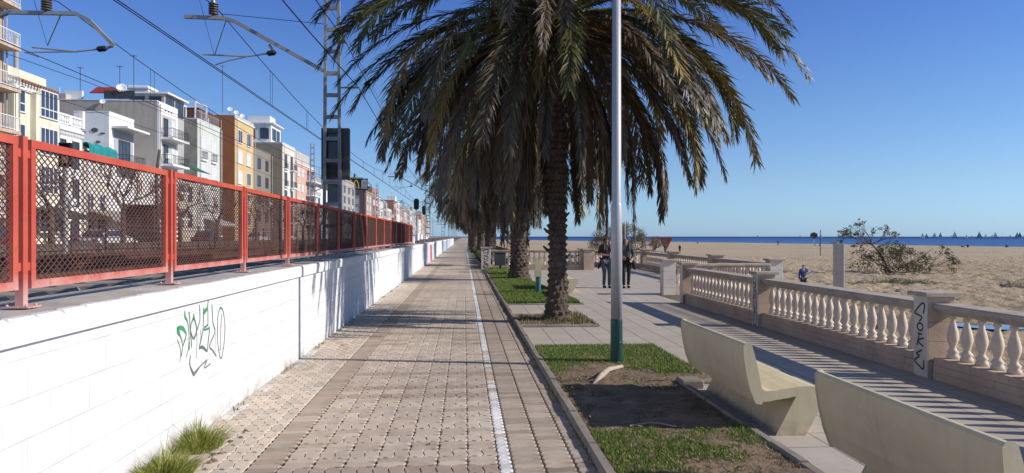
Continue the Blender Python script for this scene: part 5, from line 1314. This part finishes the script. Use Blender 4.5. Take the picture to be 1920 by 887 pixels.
for (x, y, w, lab, posts) in ((37.6, 136, 1.0, 'dark red inverted triangle funnel standing on the beach behind a walker', 0), (35.0, 134, .75, 'narrow reddish triangle funnel with pale posts left of the larger one', 1)):
    o = empty('red_beach_funnel', (x, y, -1.3), label=lab, cat='beach funnel')
    MB().add([(-w,-w,2.7),(w,-w,2.7),(w,w,2.7),(-w,w,2.7),(-.12,-.12,.4),(.12,-.12,.4),(.12,.12,.4),(-.12,.12,.4)], [(0,1,5,4),(1,2,6,5),(2,3,7,6),(3,0,4,7),(0,3,2,1),(4,5,6,7)]).build('funnel', redc, o)
    mb = MB(); 
    for s in (-1, 1): mb.tube([(s*w,0,0),(s*w,0,2.7)], .05, 4)
    (mb if posts else MB().tube([(0,0,0),(0,0,.5)], .08, 5)).build('support_post', MAT['frame'] if posts else MAT['darkm'], o)

def leafclump(mb, rr, q, r, n, s, cols):
    for _ in range(n):
        p = q+Vector((rr.gauss(0,r), rr.gauss(0,r), rr.gauss(0,r*.8))); a = Vector((rr.uniform(-1,1), rr.uniform(-1,1), rr.uniform(-.6,1))).normalized()*s*rr.uniform(.6,1.3); b = a.orthogonal().normalized(); b.rotate(Matrix.Rotation(rr.uniform(0,6.28), 3, a.normalized())); b *= s*.45
        c = rr.choice(cols); k = rr.uniform(.6,1.4); mb.cur = (c[0]*k, c[1]*k, c[2]*k); mb.add([tuple(p-a), tuple(p+b), tuple(p+a), tuple(p-b)], [(0,1,2,3)])
# castor bush on the sand
cb = empty('castor_bush', (36.0, 60.0, -1.5), label='sprawling half bare bush with small leaf clumps on the sand at the right', cat='bush')
rr = random.Random(12); mb = MB(); tips = []
branch(mb, Vector((-.2,0,0)), Vector((-.42,-.1,1)), 2.4, .10, 0, rr, .6)
mb.tube([(-.2,0,0),(-.6,0,1.0),(-1.1,0,2.0),(-1.6,.1,2.75)], [.10,.085,.07,.06], 6)
for k in range(10):
    a = rr.uniform(0, 6.28); branch(mb, Vector((-1.5,.1,2.6)), Vector((math.cos(a)*1.0-.25, math.sin(a)*.8, rr.uniform(.0,1.0))).normalized(), .80, .04, 4, rr, .6, tips, .12)
top = list(tips); tips2 = []; cb.scale = (1.2, 1.2, .95)
for k in range(14):
    a = rr.uniform(0, 6.28); branch(mb, Vector((rr.uniform(-.6,1.6), rr.uniform(-.5,.5), 0)), Vector((math.cos(a)*.9+.1, math.sin(a)*.7, rr.uniform(.35,1.1))).normalized(), rr.uniform(.75,1.1), .035, 4, rr, .6, tips2, .1)
mb.tube([(.8,0,.2),(1.8,0,1.1),(2.9,0,2.2)], [.035,.03,.018], 5); mb.tube([(.4,0,.2),(.5,0,1.3),(.75,0,2.6)], [.05,.04,.02], 5)
mb.build('branches', M('pale_bush_bark', (.10,.08,.06), .9, .2, 3, 0), cb)
lm = MB(); GC = [(.10,.11,.035),(.14,.13,.05),(.07,.08,.03),(.17,.14,.06)]
for (q, dd) in top:
    if rr.random() < .30: leafclump(lm, rr, q, .07, 8, .09, GC)
for (q, dd) in tips2:
    if rr.random() < .6: leafclump(lm, rr, q, .11, 9, .09, GC)
for k in range(44): leafclump(lm, rr, Vector((rr.uniform(-2.9,3.0), rr.uniform(-.8,.8), rr.uniform(.1,.8)+(.5 if k < 12 else 0)*rr.random())), .18, 16, .10, GC)
lm.build('leaf_clumps', MAT['leaf'], cb)
# tamarisks and a tiny far tree
def tam(x, y, w, h, lab, seed, n=26, rise=1, cols=((.20,.14,.09),(.15,.12,.08),(.13,.13,.075),(.24,.17,.12))):
    rr = random.Random(seed); t = empty('tamarisk_bush', (x, y, -1.4), label=lab, cat='bush'); b = MB(); tips = []
    for k in range(n//3): 
        a = rr.uniform(0, 6.28); branch(b, Vector((rr.uniform(-.3,.3)*w*.3,0,0)), Vector((math.cos(a)*w/h*.9, math.sin(a)*.6, 1.0)).normalized(), h*.40, .07, 3, rr, .5, tips, .1)
    b.build('branches', MAT['bark2'], t); f = MB()
    for (q, dd) in tips: leafclump(f, rr, q, .26, 34, .085, cols)
    f.build('foliage', MAT['leaf'], t)
tam(23.4, 108, 6.6, 4.4, 'larger feathery brown bush on the beach hidden partly by the lamp post', 3, 42)
tam(28.0, 113, 3.2, 3.1, 'smaller leaning brown bush on the beach right of the two women', 5, 24)
tam(8.3, 150, 2.6, 4.0, 'tiny distant bush between the trunks of the second and third palms', 6, 9)
# dune weeds
for i, (x, y, sx, sy, n, lab) in enumerate(((28.6,47.2,4.4,2.0,7000,'dark green dune weeds on the sand behind the concrete post'), (34.0,44.0,1.9,.9,1800,'small round patch of dune weeds at the right edge'), (15.5,27,1.0,2.5,1400,'weeds on the sand right behind the balustrade'))):
    rr = random.Random(30+i); mb = MB()
    for _ in range(n):
        a = rr.uniform(0,6.28); r = rr.random()**.6; q = Vector((x+sx*r*math.cos(a)*(1+.4*math.sin(3*a)), y+sy*r*math.sin(a), -1.66+.45*(1-r)*rr.random()+(.08 if r < .5 else 0)))
        a2 = Vector((rr.uniform(-1,1), rr.uniform(-1,1), rr.uniform(.3,1.4))).normalized()*rr.uniform(.06,.14); s_ = a2.orthogonal().normalized()*.03
        c = rr.choice(((.05,.09,.025),(.08,.11,.035),(.13,.12,.05),(.12,.09,.07))); k = rr.uniform(.6,1.3); mb.cur = tuple(u*k for u in c); mb.add([tuple(q-s_), tuple(q+s_), tuple(q+a2)], [(0,1,2)])
    tag(mb.build('dune_weeds', MAT['leaf']), lab, 'weeds', kind='stuff')

# ============================================================ PEOPLE
def skin_mesh(name, edges, rad, mat, parent, root, sub=2):
    keys = list(rad.keys()); idx = {k: i for i, k in enumerate(keys)}
    me = bpy.data.meshes.new(name); me.from_pydata([rad[k][0] for k in keys], [(idx[a], idx[b]) for a, b in edges], [])
    o = bpy.data.objects.new(name, me); COL.objects.link(o)
    o.modifiers.new('skin', 'SKIN'); 
    sv = me.skin_vertices[0].data
    for k in keys:
        r = rad[k][1]; sv[idx[k]].radius = r if isinstance(r, tuple) else (r, r); sv[idx[k]].use_root = (k == root)
    s = o.modifiers.new('sub', 'SUBSURF'); s.levels = sub; s.render_levels = sub
    dg = bpy.context.evaluated_depsgraph_get(); m2 = bpy.data.meshes.new_from_object(o.evaluated_get(dg)); m2.name = name
    m2.materials.clear(); m2.materials.append(mat); m2.polygons.foreach_set('use_smooth', [True]*len(m2.polygons))
    bpy.data.objects.remove(o); o2 = bpy.data.objects.new(name, m2); COL.objects.link(o2); o2.parent = parent; return o2
def person(loc, rz, lab, H=1.62, pose=None, top=(.03,.03,.035), trousers=(.05,.07,.11), shoes=(.01,.01,.01), hair='long', fingers=True, group=None, sleeves='long', headw=1.0, extra=None):
    t = empty('person', loc, rz, lab, 'person', group); s = H/1.62
    P = dict(pel=(0,0,.86), wai=(0,.0,1.02), che=(0,.01,1.20), nec=(0,.01,1.345), hb=(0,-.005,1.42), hd=(0,-.012,1.50), hc=(0,-.01,1.57),
             sl=(-.165,.01,1.315), el=(-.21,.02,1.06), wl=(-.20,-.05,.83), sr=(.165,.01,1.315), er=(.21,.02,1.06), wr=(.20,-.05,.83),
             hl=(-.085,0,.83), kl=(-.09,-.02,.46), al=(-.09,.02,.08), tl=(-.10,-.14,.03), hr=(.085,0,.83), kr=(.09,-.02,.46), ar=(.09,.02,.08), tr=(.10,-.14,.03))
    if pose: P.update(pose)
    P = {k: Vector(v)*s for k, v in P.items()}
    r = lambda x: x*s
    rad = {'pel': (P['pel'], (r(.135), r(.10))), 'wai': (P['wai'], (r(.115), r(.085))), 'che': (P['che'], (r(.135), r(.095))), 'nec': (P['nec'], r(.05)),
        'hb': (P['hb'], (r(.052), r(.06))), 'hd': (P['hd'], (r(.070), r(.085))), 'hc': (P['hc'], (r(.062), r(.072)))}
    ed = [('pel','wai'),('wai','che'),('che','nec'),('nec','hb'),('hb','hd'),('hd','hc')]
    for q in 'lr':
        rad['s'+q] = (P['s'+q], r(.055)); rad['e'+q] = (P['e'+q], r(.040)); rad['w'+q] = (P['w'+q], r(.026))
        rad['h'+q] = (P['h'+q], r(.085)); rad['k'+q] = (P['k'+q], r(.052)); rad['a'+q] = (P['a'+q], r(.036)); rad['t'+q] = (P['t'+q], r(.028))
        ed += [('che','s'+q),('s'+q,'e'+q),('e'+q,'w'+q),('pel','h'+q),('h'+q,'k'+q),('k'+q,'a'+q),('a'+q,'t'+q)]
        d = (P['w'+q]-P['e'+q]).normalized(); sd = d.cross(Vector((0,1,0)));  sd = sd.normalized() if sd.length > .1 else Vector((1,0,0))
        palm_ = P['w'+q]+d*r(.075); rad['p'+q] = (palm_, (r(.032), r(.018))); ed.append(('w'+q, 'p'+q))
        if fingers:
            for k in range(4):
                o_ = sd*r((k-1.5)*.019); b0 = palm_+o_*1.0+d*r(.015); b1 = b0+d*r(.035)+o_*.1; b2 = b1+d*r((.03,.036,.034,.024)[k])+Vector((0,-.012,-.01))*s
                rad['f%s%d0' % (q, k)] = (b1, r(.009)); rad['f%s%d1' % (q, k)] = (b2, r(.008)); ed += [('p'+q, 'f%s%d0' % (q, k)), ('f%s%d0' % (q, k), 'f%s%d1' % (q, k))]
            th = P['w'+q]+d*r(.035)+sd*r(.035)+Vector((0,-.015,0))*s; rad['u'+q] = (th, r(.011)); rad['v'+q] = (th+d*r(.03)+sd*r(.008), r(.009)); ed += [('w'+q, 'u'+q), ('u'+q, 'v'+q)]
    skin_mesh('body', ed, rad, MAT['skin'], t, 'pel')
    cm = lambda n, c: M(n+str(len(bpy.data.materials)), c, .85, .2, 8, .2, 60, .003)
    g = lambda k, a: (P[k], tuple(x*s for x in a) if isinstance(a, tuple) else a*s)
    # top
    rt = {'wai0': (P['pel']+(P['wai']-P['pel'])*.15, (r(.155), r(.120))), 'wai': g('wai',(.135,.105)), 'che': g('che',(.158,.118)), 'nk': (P['nec']-Vector((0,0,.035))*s, r(.068))}
    et = [('wai0','wai'),('wai','che'),('che','nk')]
    for q in 'lr':
        rt['s'+q] = g('s'+q,.072); rt['e'+q] = g('e'+q,.056); et += [('che','s'+q),('s'+q,'e'+q)]
        if sleeves == 'long': rt['w'+q] = (P['w'+q]-(P['w'+q]-P['e'+q])*.08, r(.040)); et.append(('e'+q,'w'+q))
    skin_mesh('top', et, rt, cm('top_cloth_', top), t, 'che')
    rt = {'pel': (P['pel']+Vector((0,0,.04))*s, (r(.150), r(.115)))}; et = []
    for q in 'lr':
        rt['h'+q] = g('h'+q,.098); rt['k'+q] = g('k'+q,.064); rt['a'+q] = (P['a'+q]+Vector((0,0,-.015))*s, r(.050)); et += [('pel','h'+q),('h'+q,'k'+q),('k'+q,'a'+q)]
    skin_mesh('trousers', et, rt, cm('trouser_cloth_', trousers), t, 'pel')
    for q in 'lr':
        a, b = P['a'+q]-Vector((0,-.02,.045))*s, P['t'+q]; skin_mesh('shoe', [('a','m'),('m','b')], {'a': (a, r(.052)), 'm': ((a+b)/2, r(.052)), 'b': (b+Vector((0,-.02,.005))*s, (r(.050), r(.040)))}, cm('shoe_', shoes), t, 'a', 1)
    # hair and face
    hb = P['hd']; mh = MAT['hair']
    if hair == 'long':
        rr_ = {'c': (P['hc']+Vector((0,.022,.008))*s, (r(.070), r(.076))), 'b': (hb+Vector((0,.055,-.02))*s, (r(.085), r(.055))), 'd': (P['nec']+Vector((0,.065,.0))*s, (r(.10), r(.045))), 'e': (P['nec']+Vector((0,.085,-.16))*s, (r(.10), r(.03))),
               'l1': (hb+Vector((-.072,-.005,.0))*s, r(.028)), 'l2': (P['nec']+Vector((-.088,-.05,-.0))*s, r(.036)), 'l3': (P['nec']+Vector((-.10,-.10,-.18))*s, r(.030)),
               'r1': (hb+Vector((.072,-.005,.0))*s, r(.028)), 'r2': (P['nec']+Vector((.088,-.05,-.0))*s, r(.036)), 'r3': (P['nec']+Vector((.10,-.10,-.16))*s, r(.028))}
        skin_mesh('hair', [('c','b'),('b','d'),('d','e'),('c','l1'),('l1','l2'),('l2','l3'),('c','r1'),('r1','r2'),('r2','r3')], rr_, mh, t, 'c')
    else:
        skin_mesh('hair', [('a','b')], {'a': (P['hc']+Vector((0,.012,.012))*s, (r(.068), r(.078))), 'b': (hb+Vector((0,.04,.0))*s, (r(.072), r(.06)))}, mh, t, 'a')
    f = MB(); c = P['hd']+Vector((0,-.078,0))*s
    f.add([tuple(c+Vector(p)*s) for p in ((0,-.0,.02),(-.012,-.0,-.022),(.012,-.0,-.022),(0,-.026,-.018))], [(0,1,3),(0,3,2),(1,2,3)]); f.build('nose', MAT['skin'], t)
    if extra: extra(t, P, s, cm)
    return t
def w1x(t, P, s, cm):
    MB().tube([(-.06,-.095,1.515),(-.02,-.105,1.515)], .022, 8).tube([(.02,-.105,1.515),(.06,-.095,1.515)], .022, 8).tube([(-.02,-.105,1.52),(.02,-.105,1.52)], .005, 4).build('sunglasses', MAT['black'], t)
    m = cm('jacket_', (.02,.018,.02))
    skin_mesh('tied_jacket', [('a','b'),('b','c'),('a','d')], {'a': (Vector((0,.02,.93)), (.165,.13)), 'b': (Vector((-.17,.03,.80)), (.06,.05)), 'c': (Vector((-.25,.05,.58)), (.045,.03)), 'd': (Vector((.16,.03,.84)), (.05,.05))}, m, t, 'a', 1)
    tg = MB().cbox(-.04,.04,-.245,-.235,1.05,1.19,.003).build('phone', MAT['black'], t); tg.location = (.04,0,-.06)
def w2x(t, P, s, cm):
    m = cm('coat_', (.012,.012,.014))
    skin_mesh('held_coat', [('a','b'),('b','c'),('a','d')], {'a': (Vector((.14,-.08,.96)), (.10,.07)), 'b': (Vector((.21,-.04,.80)), (.08,.06)), 'c': (Vector((.28,0,.56)), (.05,.035)), 'd': (Vector((.0,-.10,.88)), (.11,.05))}, m, t, 'a', 1)
    MB().tube([(-.055,-.098,1.50),(-.02,-.105,1.50)], .013, 6).tube([(.02,-.105,1.50),(.055,-.098,1.50)], .013, 6).build('eyes', MAT['black'], t)
person((4.42, 22.8, 0), R(8), 'woman with long hair and sunglasses in black top and jeans holding a phone', 1.60,
   dict(el=(-.235,.02,1.06), wl=(-.06,-.19,1.04), er=(.235,.01,1.07), wr=(.10,-.20,1.08), kl=(-.07,-.03,.46), al=(-.06,.06,.09), tl=(-.07,-.09,.03), kr=(.07,-.10,.46), ar=(.075,-.06,.08), tr=(.08,-.21,.03), hl=(-.085,0,.83)),
   (.025,.018,.022), (.06,.08,.115), hair='long', extra=w1x, sleeves='half')
person((5.02, 22.7, 0), R(-6), 'woman in dark grey jumper and black trousers carrying a coat', 1.58,
   dict(er=(.245,.0,1.05), wr=(.17,-.15,.93), el=(-.23,.02,1.06), wl=(-.12,-.17,1.0), kl=(-.08,-.09,.46), al=(-.07,-.06,.08), tl=(-.08,-.21,.03), ar=(.08,.07,.09), tr=(.09,-.07,.03)),
   (.06,.062,.07), (.014,.014,.018), hair='long', extra=w2x)
person((19.4, 41.2, -1.72), R(175), 'man in a blue jacket with raised arm standing on the sand behind the balustrade', 1.74,
   dict(el=(-.26,-.02,1.22), wl=(-.10,-.16,1.44), er=(.22,.02,1.04), wr=(.22,-.02,.82)), (.03,.07,.22), (.03,.04,.08), hair='short', fingers=False)
person((35.0, 127, -1.42), R(200), 'dark coated walker on the beach beneath the red funnel, left one of two', 1.72, dict(el=(-.3,.0,1.1), wl=(-.15,-.2,1.25)), (.02,.02,.024), (.03,.03,.035), hair='short', fingers=False)
person((37.6, 127, -1.42), R(120), 'dark coated walker on the beach with a hood, right one of two', 1.70, dict(el=(-.25,.05,1.1)), (.014,.014,.016), (.02,.02,.022), hair='short', fingers=False)
person((100, 230, -1.27), 0, 'dark figure standing alone near the waterline', 1.8, None, (.02,.03,.05), (.02,.03,.05), hair='short', fingers=False)
sit = dict(pel=(0,0,.14), wai=(0,-.02,.32), che=(0,-.05,.50), nec=(0,-.07,.64), hb=(0,-.08,.71), hd=(0,-.09,.79), hc=(0,-.09,.86), sl=(-.165,-.06,.60), el=(-.22,-.2,.40), wl=(-.10,-.40,.42), sr=(.165,-.06,.60), er=(.22,-.2,.40), wr=(.10,-.40,.42), hl=(-.09,-.02,.13), kl=(-.12,-.40,.42), al=(-.10,-.55,.07), tl=(-.10,-.7,.04), hr=(.09,-.02,.13), kr=(.12,-.40,.42), ar=(.10,-.55,.07), tr=(.10,-.7,.04))
for (x, y, a, c, lab) in ((131.0,187,20,(.35,.28,.24),'person in pale clothes sitting near the waterline at far right'), (132.3,186.6,-10,(.02,.025,.03),'person in black sitting beside the pale one at far right'), (141,184,0,(.03,.03,.03),'dark figure lying low at the far right waterline'),
      (110,226,10,(.02,.02,.03),'left one of two dark seated figures near the water'), (111.5,226,-10,(.03,.02,.02),'right one of two dark seated figures near the water'), (94,293,0,(.03,.03,.04),'small dark seated figure left of the standing one at the waterline'), (18.2,128,30,(.05,.04,.08),'tiny seated figure on the sand above the cross balustrade')):
    person((x, y, -1.25 if y > 150 else -1.40), R(a), lab, 1.7, sit, c, (.03,.03,.04), hair='short', fingers=False, group='people sitting on the beach')
# ============================================================ SAILING BOATS
sailw = M('white_sailcloth', (.85,.85,.85), .8, .05, 1, 0); saild = M('painted_shade_sailcloth', (.24,.25,.28), .8, .05, 1, 0); hullm = M('boat_hull', (.12,.13,.16), .5, .1, 1, 0)  # dark sails: shaded copy of the cloth, shade put into its colour
bx = [1730,1737,1752,1763,1783,1790,1812,1822,1836,1848,1860,1866,1879,1894,1907,1912,1920,1500,1539,1581,1420,1214]
hs = [8,7,9,9,5,10,5,4,10,6,5,9,8,5,9,9,5,5,6,6,5,3]
desc = ['leftmost white sailboat of the regatta','dark sailed boat second from left in the regatta','white sailed boat third in the regatta','dark double sailed boat fourth in the regatta','faint pale sailboat after the first four','tall white sailboat alone right of the faint one','small dark sailboat in the middle of the regatta','tiny pale sailboat in the middle of the regatta','tall very dark sailboat in the middle right of the regatta','small grey sailboat right of the tall dark one','faint sailboat left of the leaning one','leaning grey sailboat at the right of the regatta','thin masted white sailboat with bare mast','small faint sailboat before the closing dark pair','left boat of the dark closing pair','right boat of the dark closing pair','sailboat cut by the right picture edge','small white sailboat left of the beach sign','dark sailboat just right of the beach sign','white sailboat right of the concrete post','tiny white sailboat far left on the horizon','tiny white motorboat on the sea near the red funnels']
for i, (px, h) in enumerate(zip(bx, hs)):
    d = ray(px, 443.5); D_ = 1850+rnd.uniform(-150,150); d = Vector((d[0], d[1], 0)).normalized(); s = h*D_/F/11
    t = empty('sailing_boat', (d.x*D_, d.y*D_, -1.55), math.atan2(d.y, d.x)-math.pi/2+rnd.uniform(-.5,.5), desc[i], 'sailing boat', 'sailing boats on the horizon')
    t.scale = (s, s, s)
    v = []; f = []
    for (xx, w, zz) in ((-4.5,.9,1.1),(-2,1.4,1.0),(1.5,1.3,1.05),(4.8,.05,1.4)): v += [(xx,-w,zz),(xx,w,zz),(xx*.9,w*.5,-.3),(xx*.9,-w*.5,-.3)]
    for a in range(3):
        for b in range(4): c = (b+1) % 4; f.append((4*a+b, 4*a+c, 4*a+4+c, 4*a+4+b))
    MB().add(v, f+[(3,2,1,0),(12,13,14,15)]).build('hull', hullm if i % 3 else sailw, t)
    MB().tube([(.6,0,1),(.6,0,12.2)], .12, 4).build('mast', hullm, t)
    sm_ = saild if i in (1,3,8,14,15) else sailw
    if i not in (12, 21):
        MB().add([(.4,-.02,1.8),(-3.9,.5,1.9),(-1.6,.35,6.5),(.45,-.02,12),(.4,.04,1.8),(-3.9,.56,1.9),(-1.6,.41,6.5),(.45,.04,12)], [(0,1,2,3),(7,6,5,4),(0,4,5,1),(1,5,6,2),(2,6,7,3),(3,7,4,0)]).build('mainsail', sm_, t)
        MB().add([(4.5,0,1.5),(.9,.7,1.8),(.8,0,10.5),(4.5,.05,1.5),(.9,.76,1.8),(.8,.05,10.5)], [(0,1,2),(5,4,3),(0,3,4,1),(1,4,5,2),(2,5,3,0)]).build('jib', sm_, t)
